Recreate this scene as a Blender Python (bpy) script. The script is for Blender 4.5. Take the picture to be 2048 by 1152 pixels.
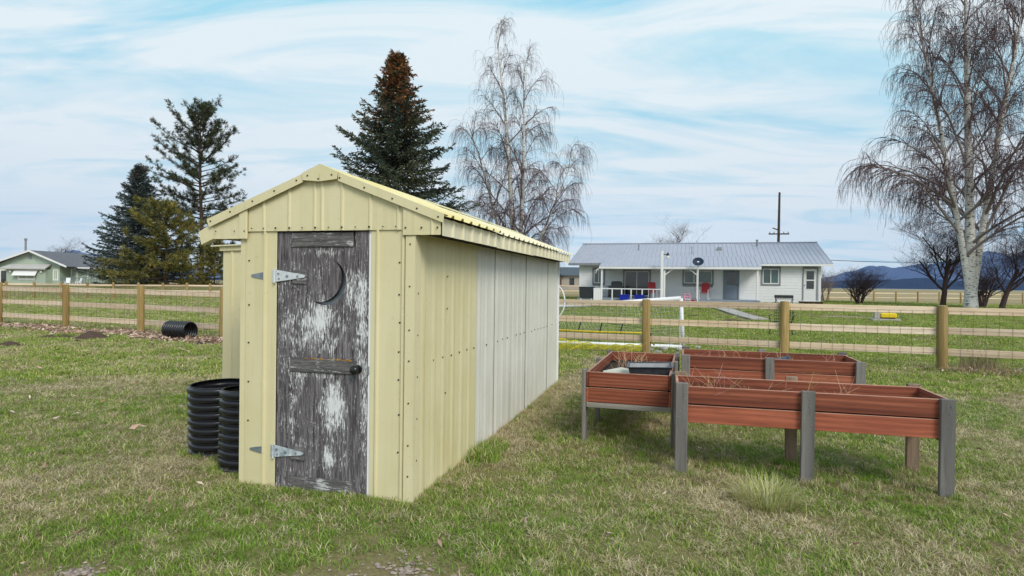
import bpy, math, random
import numpy as np
from mathutils import Vector, Matrix
from mathutils.geometry import tessellate_polygon

for o in list(bpy.data.objects): bpy.data.objects.remove(o)
scene = bpy.context.scene
COL = scene.collection
rad = math.radians

# ------------------------------------------------------------------ camera
FPX = 1203.0; CAMH = 1.58; ROLL = rad(0.74); PITCH = math.atan(9 / FPX)
fwd = Vector((0, math.cos(PITCH), -math.sin(PITCH)))
r0 = Vector((1, 0, 0)); u0 = r0.cross(fwd)
camR = r0 * math.cos(ROLL) + u0 * math.sin(ROLL)
camU = u0 * math.cos(ROLL) - r0 * math.sin(ROLL)
camC = Vector((0, 0, CAMH))
cam_data = bpy.data.cameras.new("camera"); cam = bpy.data.objects.new("camera", cam_data)
COL.objects.link(cam)
cam_data.sensor_width = 36; cam_data.lens = 36 * FPX / 2048
cam_data.clip_start = 0.05; cam_data.clip_end = 30000
cam.matrix_world = Matrix(((camR.x, camU.x, -fwd.x, camC.x), (camR.y, camU.y, -fwd.y, camC.y),
                           (camR.z, camU.z, -fwd.z, camC.z), (0, 0, 0, 1)))
scene.camera = cam

# ------------------------------------------------------------------ light
SUN_ELEV, SUN_AZ = 40, 152          # azimuth measured from +Y clockwise: high behind the camera
world = bpy.data.worlds.new("World"); scene.world = world; world.use_nodes = True
wn = world.node_tree; wn.nodes.clear()
def wnode(t, **k):
    n = wn.nodes.new(t)
    for a, b in k.items(): setattr(n, a, b)
    return n
W_out = wnode('ShaderNodeOutputWorld'); W_bg = wnode('ShaderNodeBackground')
sky = wnode('ShaderNodeTexSky', sky_type='NISHITA', sun_disc=False)
sky.sun_elevation = rad(SUN_ELEV); sky.sun_rotation = rad(SUN_AZ)
sky.air_density = 1.0; sky.dust_density = 0.6; sky.ozone_density = 1.5
W_bg.inputs['Strength'].default_value = 0.12
# thin streaky cloud sheet: direction projected on a flat layer overhead
tc = wnode('ShaderNodeTexCoord'); sep = wnode('ShaderNodeSeparateXYZ')
wn.links.new(tc.outputs['Generated'], sep.inputs[0])
zz = wnode('ShaderNodeMath', operation='MAXIMUM'); wn.links.new(sep.outputs['Z'], zz.inputs[0]); zz.inputs[1].default_value = 0.0
za = wnode('ShaderNodeMath', operation='ADD'); wn.links.new(zz.outputs[0], za.inputs[0]); za.inputs[1].default_value = 0.11
dx = wnode('ShaderNodeMath', operation='DIVIDE'); wn.links.new(sep.outputs['X'], dx.inputs[0]); wn.links.new(za.outputs[0], dx.inputs[1])
dy = wnode('ShaderNodeMath', operation='DIVIDE'); wn.links.new(sep.outputs['Y'], dy.inputs[0]); wn.links.new(za.outputs[0], dy.inputs[1])
cmb = wnode('ShaderNodeCombineXYZ'); wn.links.new(dx.outputs[0], cmb.inputs[0]); wn.links.new(dy.outputs[0], cmb.inputs[1])
mpg = wnode('ShaderNodeMapping'); mpg.inputs['Rotation'].default_value = (0, 0, rad(-14)); mpg.inputs['Scale'].default_value = (0.46, 1.15, 1)
mpg.inputs['Location'].default_value = (4.3, 2.2, 0)
wn.links.new(cmb.outputs[0], mpg.inputs[0])
cn = wnode('ShaderNodeTexNoise'); cn.inputs['Scale'].default_value = 1.5; cn.inputs['Detail'].default_value = 9; cn.inputs['Roughness'].default_value = 0.60; cn.inputs['Distortion'].default_value = 1.1
wn.links.new(mpg.outputs[0], cn.inputs['Vector'])
cr = wnode('ShaderNodeValToRGB'); cr.color_ramp.elements[0].position = 0.35; cr.color_ramp.elements[1].position = 0.57
cr.color_ramp.elements[0].color = (0.10, 0.10, 0.10, 1); cr.color_ramp.elements[1].color = (0.95, 0.95, 0.95, 1)
wn.links.new(cn.outputs['Fac'], cr.inputs[0])
cn2 = wnode('ShaderNodeTexNoise'); cn2.inputs['Scale'].default_value = 0.9; cn2.inputs['Detail'].default_value = 4
wn.links.new(mpg.outputs[0], cn2.inputs['Vector'])
ccol = wnode('ShaderNodeMixRGB'); ccol.inputs[1].default_value = (5.05, 5.85, 6.25, 1); ccol.inputs[2].default_value = (6.45, 6.65, 6.65, 1)
wn.links.new(cn2.outputs['Fac'], ccol.inputs[0])
# the clear sky between the clouds, kept pale by the high thin veil
veil0 = wnode('ShaderNodeMixRGB', blend_type='MULTIPLY'); veil0.inputs[0].default_value = 1; veil0.inputs[2].default_value = (1.35, 2.1, 1.75, 1)
wn.links.new(sky.outputs[0], veil0.inputs[1])
veil = wnode('ShaderNodeMixRGB', blend_type='DARKEN'); veil.inputs[0].default_value = 1; veil.inputs[2].default_value = (2.5, 4.8, 5.9, 1)
wn.links.new(veil0.outputs[0], veil.inputs[1])
lowz = wnode('ShaderNodeMapRange'); lowz.inputs['From Min'].default_value = 0.0; lowz.inputs['From Max'].default_value = 0.30; lowz.inputs['To Min'].default_value = 0.40; lowz.inputs['To Max'].default_value = 0.0
wn.links.new(zz.outputs[0], lowz.inputs['Value'])
cadd = wnode('ShaderNodeMath', operation='ADD', use_clamp=True); wn.links.new(cr.outputs[0], cadd.inputs[0]); wn.links.new(lowz.outputs[0], cadd.inputs[1])
cm = wnode('ShaderNodeMixRGB'); wn.links.new(cadd.outputs[0], cm.inputs[0]); wn.links.new(veil.outputs[0], cm.inputs[1]); wn.links.new(ccol.outputs[0], cm.inputs[2])
wn.links.new(cm.outputs[0], W_bg.inputs['Color']); wn.links.new(W_bg.outputs[0], W_out.inputs[0])

sd = bpy.data.lights.new("sun", 'SUN'); sd.energy = 2.0; sd.angle = rad(24); sd.color = (1, 0.94, 0.84)
sun = bpy.data.objects.new("sun", sd); COL.objects.link(sun)
sdir = Vector((math.sin(rad(SUN_AZ)) * math.cos(rad(SUN_ELEV)), math.cos(rad(SUN_AZ)) * math.cos(rad(SUN_ELEV)), math.sin(rad(SUN_ELEV))))
sun.rotation_euler = (-sdir).to_track_quat('-Z', 'Y').to_euler(); sun.location = (-6, -8, 20)

scene.view_settings.view_transform = 'Standard'; scene.view_settings.look = 'None'
scene.view_settings.gamma = 1; scene.view_settings.exposure = 0.36; scene.view_settings.use_curve_mapping = False
scene.render.engine = 'CYCLES'
scene.render.resolution_x = 1024; scene.render.resolution_y = 576

# ------------------------------------------------------------------ pixel -> direction helpers
def ray(x, y): return fwd + camR * ((x - 1024) / FPX) - camU * ((y - 576) / FPX)
def gnd(x, y, h=0.0):
    d = ray(x, y); return camC + d * ((h - CAMH) / d.z)
def dep(x, y, Y):
    d = ray(x, y); return camC + d * (Y / d.y)
def on_plane(x, y, p0, n):
    d = ray(x, y); return camC + d * (((p0 - camC).dot(n)) / d.dot(n))

# ------------------------------------------------------------------ noise and terrain
_lat = np.random.RandomState(7).rand(256, 256)
def vnoise(x, y, s, o=0):
    x = np.asarray(x, float) / s + 31.7 + o * 13.3; y = np.asarray(y, float) / s + 57.1 + o * 7.7
    xi = np.floor(x).astype(int); yi = np.floor(y).astype(int); fx = x - xi; fy = y - yi
    fx = fx * fx * (3 - 2 * fx); fy = fy * fy * (3 - 2 * fy)
    g = lambda a, b: _lat[a % 256, b % 256]
    return (g(xi, yi) * (1 - fx) + g(xi + 1, yi) * fx) * (1 - fy) + (g(xi, yi + 1) * (1 - fx) + g(xi + 1, yi + 1) * fx) * fy
def fbm(x, y, s, o=0):
    return (vnoise(x, y, s, o) + 0.5 * vnoise(x, y, s / 2.1, o + 1) + 0.25 * vnoise(x, y, s / 4.3, o + 2)) / 1.75
CTRL = np.array([(0, 0, 0), (0, 4, 0), (-2, 5, 0), (3, 5, 0), (1, 9, 0), (-5, 9, .03), (5, 8, 0), (8.3, 11.6, 0), (3, 13.5, 0), (-2, 10, 0), (-5, 5, 0), (8, 5, 0), (14, 9, 0),
    (-7.2, 15, .10), (-9.9, 16, .12), (-12.8, 17.3, .13), (-25, 20, .13), (1.2, 15.8, 0), (4.3, 15.1, 0), (8.5, 18.8, .06), (16.3, 26.2, .2), (10.3, 25, .2), (12.5, 33.5, .32), (4, 30, .25),
    (-36, 46, 0), (-25, 50, .02), (-30, 48, 0), (-15, 35, .08), (-45, 46, 0), (-60, 50, .2), (-60, 75, .72), (-52, 76, .78), (-41, 66, 1.0), (-36, 70, 1.0), (-33, 64, 1.0), (-65, 85, .8), (-30, 85, 1.0), (-20, 70, .5),
    (5, 45, .44), (10, 43, .46), (15, 41.5, .48), (20.5, 40, .48), (12, 50, .45), (20, 48, .45), (2, 48, .3), (-8, 42, .1), (24, 42, .46), (29, 38, .38), (27, 45, .48), (29.5, 37, .42), (36, 40, .3),
    (35, 66, 0), (43, 66.7, 0), (55, 67, 0), (30, 60, .1), (70, 60, 0), (10, 110, .6), (0, 160, .3), (120, 160, 0), (-120, 160, .6), (150, 40, 0), (-150, 40, .2), (0, -30, 0), (40, -20, 0), (-40, -20, 0)])
def gz(x, y):
    x = np.asarray(x, float); y = np.asarray(y, float); sh = x.shape; x = x.ravel(); y = y.ravel()
    out = np.zeros(x.shape)
    for a in range(0, len(x), 20000):
        X = x[a:a + 20000, None]; Yv = y[a:a + 20000, None]
        d2 = (X - CTRL[None, :, 0]) ** 2 + (Yv - CTRL[None, :, 1]) ** 2
        w = 1 / (d2 + 4.0) ** 1.7
        out[a:a + 20000] = (w * CTRL[None, :, 2]).sum(1) / w.sum(1)
    r = np.hypot(x, y)
    return out.reshape(sh)
def gh(x, y): return float(gz(np.array([x]), np.array([y]))[0])
def on_ground(px, py):
    h = 0.0
    for _ in range(12):
        p = gnd(px, py, h); h = gh(p.x, p.y)
    return Vector((p.x, p.y, h))

# ------------------------------------------------------------------ mesh building
class MB:
    def __init__(s): s.v = []; s.f = []; s.c = None
    def add(s, vs, fs):
        b = len(s.v); s.v += [tuple(p) for p in vs]; s.f += [tuple(i + b for i in f) for f in fs]
    def box(s, c, d, M=None, ch=0.0):
        """box centred at c, full size d, optional 3x3 basis, chamfered edges"""
        hx, hy, hz = d[0] / 2, d[1] / 2, d[2] / 2; c = Vector(c)
        if ch <= 0:
            vs = [Vector((x, y, z)) for x in (-hx, hx) for y in (-hy, hy) for z in (-hz, hz)]
            fs = [(0, 1, 3, 2), (4, 6, 7, 5), (0, 4, 5, 1), (2, 3, 7, 6), (0, 2, 6, 4), (1, 5, 7, 3)]
        else:
            ch = min(ch, hx * .8, hy * .8, hz * .8); vs = []; idx = {}
            for sx in (-1, 1):
                for sy in (-1, 1):
                    for sz in (-1, 1):
                        for a in range(3):
                            p = [sx * (hx - ch), sy * (hy - ch), sz * (hz - ch)]
                            p[a] = (sx * hx, sy * hy, sz * hz)[a]
                            idx[(sx, sy, sz, a)] = len(vs); vs.append(Vector(p))
            fs = []
            def key(a, sa, b, sb, c_, sc, ax):
                k = [0, 0, 0]; k[a] = sa; k[b] = sb; k[c_] = sc; return idx[(k[0], k[1], k[2], ax)]
            for a in range(3):
                b, c_ = (a + 1) % 3, (a + 2) % 3
                for sa in (-1, 1):
                    q = [key(a, sa, b, sb, c_, sc, a) for sb, sc in ((-1, -1), (1, -1), (1, 1), (-1, 1))]
                    fs.append(tuple(q if sa > 0 else q[::-1]))
                for sb in (-1, 1):
                    for sc in (-1, 1):
                        q = [key(a, -1, b, sb, c_, sc, b), key(a, 1, b, sb, c_, sc, b), key(a, 1, b, sb, c_, sc, c_), key(a, -1, b, sb, c_, sc, c_)]
                        fs.append(tuple(q if sb * sc > 0 else q[::-1]))
            for sx in (-1, 1):
                for sy in (-1, 1):
                    for sz in (-1, 1):
                        q = [idx[(sx, sy, sz, a)] for a in range(3)]
                        fs.append(tuple(q if sx * sy * sz > 0 else q[::-1]))
        if M is not None: vs = [M @ p for p in vs]
        s.add([p + c for p in vs], fs); return s
    def box2(s, lo, hi, ch=0.0):
        return s.box([(a + b) / 2 for a, b in zip(lo, hi)], [abs(b - a) for a, b in zip(lo, hi)], None, ch)
    def tube(s, pts, r, n=6, cap=True):
        pts = [Vector(p) for p in pts]; m = len(pts)
        rs = list(r) if hasattr(r, '__len__') else [r] * m
        b = len(s.v); prev = None
        for i, p in enumerate(pts):
            t = (pts[min(i + 1, m - 1)] - pts[max(i - 1, 0)])
            if t.length < 1e-9: t = Vector((0, 0, 1))
            t.normalize()
            if prev is None:
                a = Vector((1, 0, 0)) if abs(t.x) < .8 else Vector((0, 1, 0)); e1 = t.cross(a).normalized()
            else:
                e1 = (prev - t * prev.dot(t))
                e1 = e1.normalized() if e1.length > 1e-6 else t.orthogonal().normalized()
            prev = e1; e2 = t.cross(e1)
            for k in range(n):
                an = 2 * math.pi * k / n
                s.v.append(tuple(p + (e1 * math.cos(an) + e2 * math.sin(an)) * rs[i]))
        for i in range(m - 1):
            for k in range(n):
                k2 = (k + 1) % n
                s.f.append((b + i * n + k, b + i * n + k2, b + (i + 1) * n + k2, b + (i + 1) * n + k))
        if cap:
            s.f.append(tuple(b + k for k in range(n))[::-1]); s.f.append(tuple(b + (m - 1) * n + k for k in range(n)))
        return s
    def lathe(s, prof, c=(0, 0, 0), n=24, axis='Z', M=None):
        """profile [(r, h)] turned about local z"""
        b = len(s.v); c = Vector(c)
        for r, h in prof:
            for k in range(n):
                an = 2 * math.pi * k / n; p = Vector((r * math.cos(an), r * math.sin(an), h))
                if M is not None: p = M @ p
                s.v.append(tuple(p + c))
        for i in range(len(prof) - 1):
            for k in range(n):
                k2 = (k + 1) % n
                s.f.append((b + i * n + k, b + i * n + k2, b + (i + 1) * n + k2, b + (i + 1) * n + k))
        return s
    def prism(s, poly, a, b):
        """extrude a 3D polygon (list) from offset a to offset b (vectors)"""
        n = len(poly); P = [Vector(p) for p in poly]; a = Vector(a); b = Vector(b)
        base = len(s.v)
        s.v += [tuple(p + a) for p in P] + [tuple(p + b) for p in P]
        tri = tessellate_polygon([P]) if n > 4 else ([(0, 1, 2, 3)] if n == 4 else [(0, 1, 2)])
        s.f += [tuple(base + i for i in t) for t in tri] + [tuple(base + n + i for i in t[::-1]) for t in tri]
        for i in range(n):
            j = (i + 1) % n; s.f.append((base + i, base + n + i, base + n + j, base + j))
        return s
    def build(s, name, mat=None, parent=None, smooth=False, fix=True, angle=None):
        me = bpy.data.meshes.new(name); me.from_pydata(s.v, [], s.f); me.update()
        if fix:
            import bmesh
            bm = bmesh.new(); bm.from_mesh(me); bmesh.ops.recalc_face_normals(bm, faces=bm.faces); bm.to_mesh(me); bm.free()
        return mk(name, me, mat, parent, smooth, angle)
def mk(name, me, mat=None, parent=None, smooth=False, angle=None):
    if mat is not None: me.materials.clear(); me.materials.append(mat)
    if smooth: me.polygons.foreach_set('use_smooth', [True] * len(me.polygons))
    o = bpy.data.objects.new(name, me); COL.objects.link(o)
    if smooth and angle:
        me.set_sharp_from_angle(angle=rad(angle))
    if parent is not None: o.parent = parent
    return o
def fast_mesh(name, V, Fc, mat, parent=None, col=None, n=3, smooth=False):
    """numpy mesh: V (k,3), Fc (m,n) ; col per vertex"""
    me = bpy.data.meshes.new(name); V = np.asarray(V, np.float32); Fc = np.asarray(Fc, np.int32)
    me.vertices.add(len(V)); me.vertices.foreach_set('co', V.ravel())
    me.loops.add(Fc.size); me.loops.foreach_set('vertex_index', Fc.ravel())
    me.polygons.add(len(Fc)); me.polygons.foreach_set('loop_start', np.arange(len(Fc), dtype=np.int32) * n)
    me.update(calc_edges=True)
    if col is not None:
        a = me.attributes.new('col', 'FLOAT_COLOR', 'POINT')
        c4 = np.ones((len(V), 4), np.float32); c4[:, :3] = col; a.data.foreach_set('color', c4.ravel())
    return mk(name, me, mat, parent, smooth)
def empty(name, loc=(0, 0, 0), rz=0.0, label=None, cat=None, group=None):
    o = bpy.data.objects.new(name, None); COL.objects.link(o); o.location = loc; o.rotation_euler = (0, 0, rz); o.empty_display_size = .1
    if label: tag(o, label, cat, group)
    return o
def tag(o, label=None, cat=None, group=None, kind=None):
    if label: o['label'] = label
    if cat: o['category'] = cat
    if group: o['group'] = group
    if kind: o['kind'] = kind
    return o
def copy_obj(o, parent=None):
    c = o.copy(); COL.objects.link(c); c.parent = parent
    for ch in o.children: copy_obj(ch, c)
    return c

# ------------------------------------------------------------------ materials
def mat_new(name):
    m = bpy.data.materials.new(name); m.use_nodes = True; nt = m.node_tree
    return m, nt, nt.nodes['Principled BSDF']
def nd(nt, typ, ins=None, **props):
    n = nt.nodes.new(typ)
    for k, v in props.items(): setattr(n, k, v)
    for k, v in (ins or {}).items():
        if hasattr(v, 'links'): nt.links.new(v, n.inputs[k])
        else: n.inputs[k].default_value = v
    return n
def c4(c): return (c[0], c[1], c[2], 1)
def ramp(nt, fac, stops):
    n = nd(nt, 'ShaderNodeValToRGB', {'Fac': fac}); e = n.color_ramp.elements
    while len(e) < len(stops): e.new(0.5)
    for i, (p, c) in enumerate(stops):
        e[i].position = p; e[i].color = c4(c) if hasattr(c, '__len__') else (c, c, c, 1)
    return n.outputs['Color']
def mixc(nt, fac, a, b, mode='MIX'):
    n = nd(nt, 'ShaderNodeMixRGB', blend_type=mode)
    for k, v in ((0, fac), (1, a), (2, b)):
        if hasattr(v, 'links'): nt.links.new(v, n.inputs[k])
        elif k == 0: n.inputs[0].default_value = v
        else: n.inputs[k].default_value = c4(v)
    return n.outputs[0]
def math_(nt, op, a, b=0.0):
    return nd(nt, 'ShaderNodeMath', {0: a, 1: b}, operation=op).outputs[0]
def coords(nt, scale=(1, 1, 1), rnd=0.0, rot=(0, 0, 0)):
    t = nd(nt, 'ShaderNodeTexCoord').outputs['Object']
    if rnd:
        oi = nd(nt, 'ShaderNodeObjectInfo').outputs['Random']
        ml = math_(nt, 'MULTIPLY', oi, rnd)
        t = nd(nt, 'ShaderNodeVectorMath', {0: t, 1: ml}, operation='ADD').outputs[0]
    return nd(nt, 'ShaderNodeMapping', {'Vector': t, 'Scale': scale, 'Rotation': rot}).outputs[0]
def noise(nt, vec, scale, detail=4, rough=.55, dist=0.0):
    return nd(nt, 'ShaderNodeTexNoise', {'Vector': vec, 'Scale': scale, 'Detail': detail, 'Roughness': rough, 'Distortion': dist}).outputs['Fac']
def bump(nt, b, h, strength=.3, dist=.01):
    n = nd(nt, 'ShaderNodeBump', {'Height': h, 'Strength': strength, 'Distance': dist}); nt.links.new(n.outputs[0], b.inputs['Normal'])
def simple(name, c1, c2=None, scale=6, rough=.6, metal=0.0, bmp=0.0, stretch=(1, 1, 1), rnd=3.0, spec=.4, bscale=None, fine=None):
    """two-tone mottled surface with fine relief; colour varies a little from object to object"""
    m, nt, b = mat_new(name); c2 = c2 or tuple(x * .8 for x in c1)
    v = coords(nt, stretch, rnd)
    f = noise(nt, v, scale, 6, .6)
    col = ramp(nt, f, [(.3, c1), (.7, c2)])
    if fine:
        f2 = noise(nt, v, scale * 9, 3, .7); col = mixc(nt, math_(nt, 'MULTIPLY', ramp(nt, f2, [(.45, 0.0), (.7, 1.0)]), fine), col, tuple(x * .45 for x in c2))
    oi = nd(nt, 'ShaderNodeObjectInfo').outputs['Random']
    col = mixc(nt, 1.0, col, ramp(nt, oi, [(0, .88), (1, 1.0)]), 'MULTIPLY')
    nt.links.new(col, b.inputs['Base Color'])
    b.inputs['Roughness'].default_value = rough; b.inputs['Metallic'].default_value = metal; b.inputs['Specular IOR Level'].default_value = spec
    if bmp: bump(nt, b, noise(nt, v, bscale or scale * 5, 5, .6), bmp, .01)
    return m
def wood(name, base, dark, light, axis='x', rough=.7, scale=1.0, grain=.6, knots=.5):
    """long-grained board: grain runs along the given local axis"""
    m, nt, b = mat_new(name)
    st = {'x': (.35, 6, 6), 'y': (6, .35, 6), 'z': (6, 6, .35)}[axis]
    v = coords(nt, tuple(s * scale for s in st), 9.0)
    big = noise(nt, v, .9, 3, .5, .8)
    wv = nd(nt, 'ShaderNodeTexWave', {'Vector': v, 'Scale': 1.6, 'Distortion': 5.5, 'Detail': 3, 'Detail Scale': 1.1}, wave_type='RINGS', rings_direction='X').outputs['Fac']
    fine = noise(nt, v, 9, 5, .7)
    col = ramp(nt, big, [(.3, dark), (.5, base), (.72, light)])
    col = mixc(nt, math_(nt, 'MULTIPLY', wv, grain * .55), col, tuple(x * .55 for x in dark))
    col = mixc(nt, math_(nt, 'MULTIPLY', ramp(nt, fine, [(.5, 0.0), (.68, 1.0)]), .55), col, tuple(x * .5 for x in dark))
    oi = nd(nt, 'ShaderNodeObjectInfo').outputs['Random']
    col = mixc(nt, 1.0, col, ramp(nt, oi, [(0, .72), (1, 1.06)]), 'MULTIPLY')
    nt.links.new(col, b.inputs['Base Color']); b.inputs['Roughness'].default_value = rough; b.inputs['Specular IOR Level'].default_value = .25
    bump(nt, b, mixc(nt, .5, fine, wv), .35, .006)
    return m
def painted_metal(name, base, faded, grime, rough=.42, streak=.35, rust=(.30, .16, .06), spots=.3):
    """painted sheet steel: chalky fading, vertical rain streaks, small scuffs and stains"""
    m, nt, b = mat_new(name)
    v = coords(nt, (1, 1, 1), 4.0); vs = coords(nt, (9, 9, .35), 4.0)
    f = noise(nt, v, 1.7, 5, .6); st = noise(nt, vs, 2.2, 5, .65)
    col = ramp(nt, f, [(.32, base), (.68, faded)])
    col = mixc(nt, math_(nt, 'MULTIPLY', ramp(nt, st, [(.52, 0.0), (.75, 1.0)]), streak), col, grime)
    sp = noise(nt, v, 26, 3, .5)
    col = mixc(nt, math_(nt, 'MULTIPLY', ramp(nt, sp, [(.66, 0.0), (.76, 1.0)]), spots), col, rust)
    nt.links.new(col, b.inputs['Base Color']); b.inputs['Specular IOR Level'].default_value = .35
    nt.links.new(ramp(nt, f, [(.3, rough), (.7, rough + .18)]), b.inputs['Roughness'])
    bump(nt, b, noise(nt, v, 5.5, 3, .5), .22, .012)
    return m
def vcol(name, rough=.7, trans=0.0, var=.25, spec=.2):
    """foliage and twigs: colour stored per blade or needle spray, varied from copy to copy"""
    m, nt, b = mat_new(name)
    a = nd(nt, 'ShaderNodeAttribute', attribute_name='col').outputs['Color']
    oi = nd(nt, 'ShaderNodeObjectInfo').outputs['Random']
    a = mixc(nt, 1.0, a, ramp(nt, oi, [(0, 1 - var), (1, 1 + var)]), 'MULTIPLY')
    nt.links.new(a, b.inputs['Base Color']); b.inputs['Roughness'].default_value = rough; b.inputs['Specular IOR Level'].default_value = spec
    if trans:
        t = nd(nt, 'ShaderNodeBsdfTranslucent', {'Color': a}); mx = nd(nt, 'ShaderNodeMixShader', {0: trans})
        out = nt.nodes['Material Output']; nt.links.new(b.outputs[0], mx.inputs[1]); nt.links.new(t.outputs[0], mx.inputs[2]); nt.links.new(mx.outputs[0], out.inputs[0])
    return m

# ================================================================== THE SETTING
def grid_lines():
    xs = [0.0]; s = .35
    while xs[-1] < 7000:
        xs.append(xs[-1] + s)
        if xs[-1] > 12: s *= 1.12
    xs = np.array(xs); return np.concatenate([-xs[:0:-1], xs])
gx = grid_lines(); gy = grid_lines(); gy = gy[gy > -300]
GX, GY = np.meshgrid(gx, gy)
near = np.clip(1 - np.hypot(GX, GY) / 60, 0, 1)
GZ = gz(GX, GY) + near * (fbm(GX, GY, 1.6) - .5) * .05
GZ -= np.clip(np.hypot(GX, GY) - 160, 0, None) * 0.00035          # the valley floor falls away very slightly
nx_, ny_ = len(gx), len(gy)
ii = (np.arange(ny_ - 1)[:, None] * nx_ + np.arange(nx_ - 1)[None, :]).ravel()
quads = np.stack([ii, ii + 1, ii + 1 + nx_, ii + nx_], 1)
def ground_material():
    m, nt, b = mat_new('lawn_soil')
    p = nd(nt, 'ShaderNodeNewGeometry').outputs['Position']
    big = noise(nt, p, .35, 4, .55); mid = noise(nt, p, 2.3, 5, .6); fine = noise(nt, p, 38, 4, .7)
    lawn = ramp(nt, mid, [(.30, (.15, .115, .065)), (.5, (.20, .165, .085)), (.7, (.17, .175, .06))])
    lawn = mixc(nt, .45, lawn, ramp(nt, fine, [(.3, (.085, .062, .036)), (.55, (.22, .18, .09)), (.75, (.42, .34, .21))]))
    lawn = mixc(nt, ramp(nt, big, [(.40, 0.0), (.62, .6)]), lawn, (.15, .175, .05))
    # hayfields beyond the paddock fences
    sp = nd(nt, 'ShaderNodeSeparateXYZ', {0: p})
    fld = ramp(nt, math_(nt, 'ADD', math_(nt, 'MULTIPLY', sp.outputs['Y'], .01), math_(nt, 'MULTIPLY', big, .25)), [(.62, 0.0), (.9, 1.0)])
    strip = noise(nt, nd(nt, 'ShaderNodeMapping', {'Vector': p, 'Scale': (.004, .03, 1)}).outputs[0], 1.0, 4, .5)
    hay = ramp(nt, strip, [(.35, (.25, .20, .10)), (.5, (.33, .27, .15)), (.62, (.15, .14, .06)), (.75, (.26, .20, .12))])
    lawn = mixc(nt, fld, lawn, hay)
    nt.links.new(lawn, b.inputs['Base Color']); b.inputs['Roughness'].default_value = .95; b.inputs['Specular IOR Level'].default_value = .1
    bump(nt, b, mixc(nt, .5, mid, fine), .6, .03)
    return m
ground = fast_mesh('ground', np.stack([GX.ravel(), GY.ravel(), GZ.ravel()], 1), quads, ground_material(), n=4, smooth=True)
tag(ground, 'patchy winter lawn and hayfields reaching to the hills', kind='structure')

def hill(name, pts, dist, depth, mat, base=-6, nseg=140, rough=.04, seed=1, label=''):
    """ridge whose skyline follows (bearing px, top px) at a given distance; sloping faces front and back"""
    xs = [p[0] for p in pts]; ts = [p[1] for p in pts]
    V = []; F_ = []; rows = 7
    for i in range(nseg + 1):
        px = xs[0] + (xs[-1] - xs[0]) * i / nseg
        ty = np.interp(px, xs, ts)
        top = dep(px, ty, dist); hgt = max(top.z, 3)
        for j in range(rows):
            t = j / (rows - 1); yy = dist - depth * (1 - t)
            n_ = 1 + rough * (fbm(top.x * 1.0 + 99 * seed, yy, dist * .02) - .5) * 2 * (4 if j == rows - 1 else 7)
            V.append((top.x * yy / dist, yy, base + (hgt - base) * (t ** 1.15) * n_ if j else base))
        V.append((top.x * (dist + depth) / dist, dist + depth, base))
    rr = rows + 1
    for i in range(nseg):
        for j in range(rows): F_.append((i * rr + j, (i + 1) * rr + j, (i + 1) * rr + j + 1, i * rr + j + 1))
    o = fast_mesh(name, V, F_, mat, n=4, smooth=True); tag(o, label, kind='structure'); return o
m_mtn = simple('haze_blue_mountain', (.040, .075, .19), (.055, .09, .21), .004, .95, spec=.0, fine=.35)  # blue of the distant haze mixed into the forest colour
m_fst = simple('haze_blue_valley_forest', (.014, .030, .075), (.022, .040, .09), .02, .95, spec=.0, fine=.4)  # haze blue put into the colour of the far trees as well
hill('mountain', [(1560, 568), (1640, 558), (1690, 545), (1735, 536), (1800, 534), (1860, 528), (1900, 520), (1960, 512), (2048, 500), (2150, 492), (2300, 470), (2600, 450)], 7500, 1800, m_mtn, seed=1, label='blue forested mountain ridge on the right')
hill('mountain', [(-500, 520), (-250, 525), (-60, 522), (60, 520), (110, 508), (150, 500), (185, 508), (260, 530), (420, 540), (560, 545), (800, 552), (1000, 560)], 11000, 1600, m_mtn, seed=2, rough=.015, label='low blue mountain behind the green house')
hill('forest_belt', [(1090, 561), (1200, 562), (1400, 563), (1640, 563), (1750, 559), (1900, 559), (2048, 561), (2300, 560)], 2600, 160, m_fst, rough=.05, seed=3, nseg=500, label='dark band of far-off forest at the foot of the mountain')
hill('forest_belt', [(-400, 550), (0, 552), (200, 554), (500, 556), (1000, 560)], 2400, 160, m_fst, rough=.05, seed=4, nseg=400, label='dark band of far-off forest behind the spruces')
lk = MB(); lk.prism([(900, 1500, 0), (2600, 1300, 0), (2700, 1900, 0), (900, 2000, 0)], (0, 0, -.8), (0, 0, .05))
m_lake = simple('lake_water', (.35, .40, .46), (.42, .46, .5), .01, .15)
tag(lk.build('lake', m_lake), 'pale lake strip beyond the hayfield', kind='structure')
# concrete path across the lawn towards the porch
pm = MB(); pp = [on_ground(1537, 640.5), on_ground(1502, 640)]
pa, pb = pp[1], pp[0]; qa = Vector((12.2, 40.2, 0)); qb = Vector((13.0, 39.95, 0))
NSEG = 10; m_conc = simple('path_concrete', (.44, .42, .39), (.36, .34, .31), 3, .9, bmp=.3)
path_root = None
for i in range(NSEG):
    a0 = pa.lerp(qa, i / NSEG); a1 = pa.lerp(qa, (i + .985) / NSEG); b0 = pb.lerp(qb, i / NSEG); b1 = pb.lerp(qb, (i + .985) / NSEG)
    poly = [(p.x, p.y, gh(p.x, p.y)) for p in (a0, b0, b1, a1)]
    m_ = MB(); m_.prism(poly, (0, 0, .02), (0, 0, .07))
    if path_root is None: path_root = tag(m_.build('path', m_conc), 'pale concrete path to the porch', kind='structure')
    else: m_.build('slab', m_conc, path_root)

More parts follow.
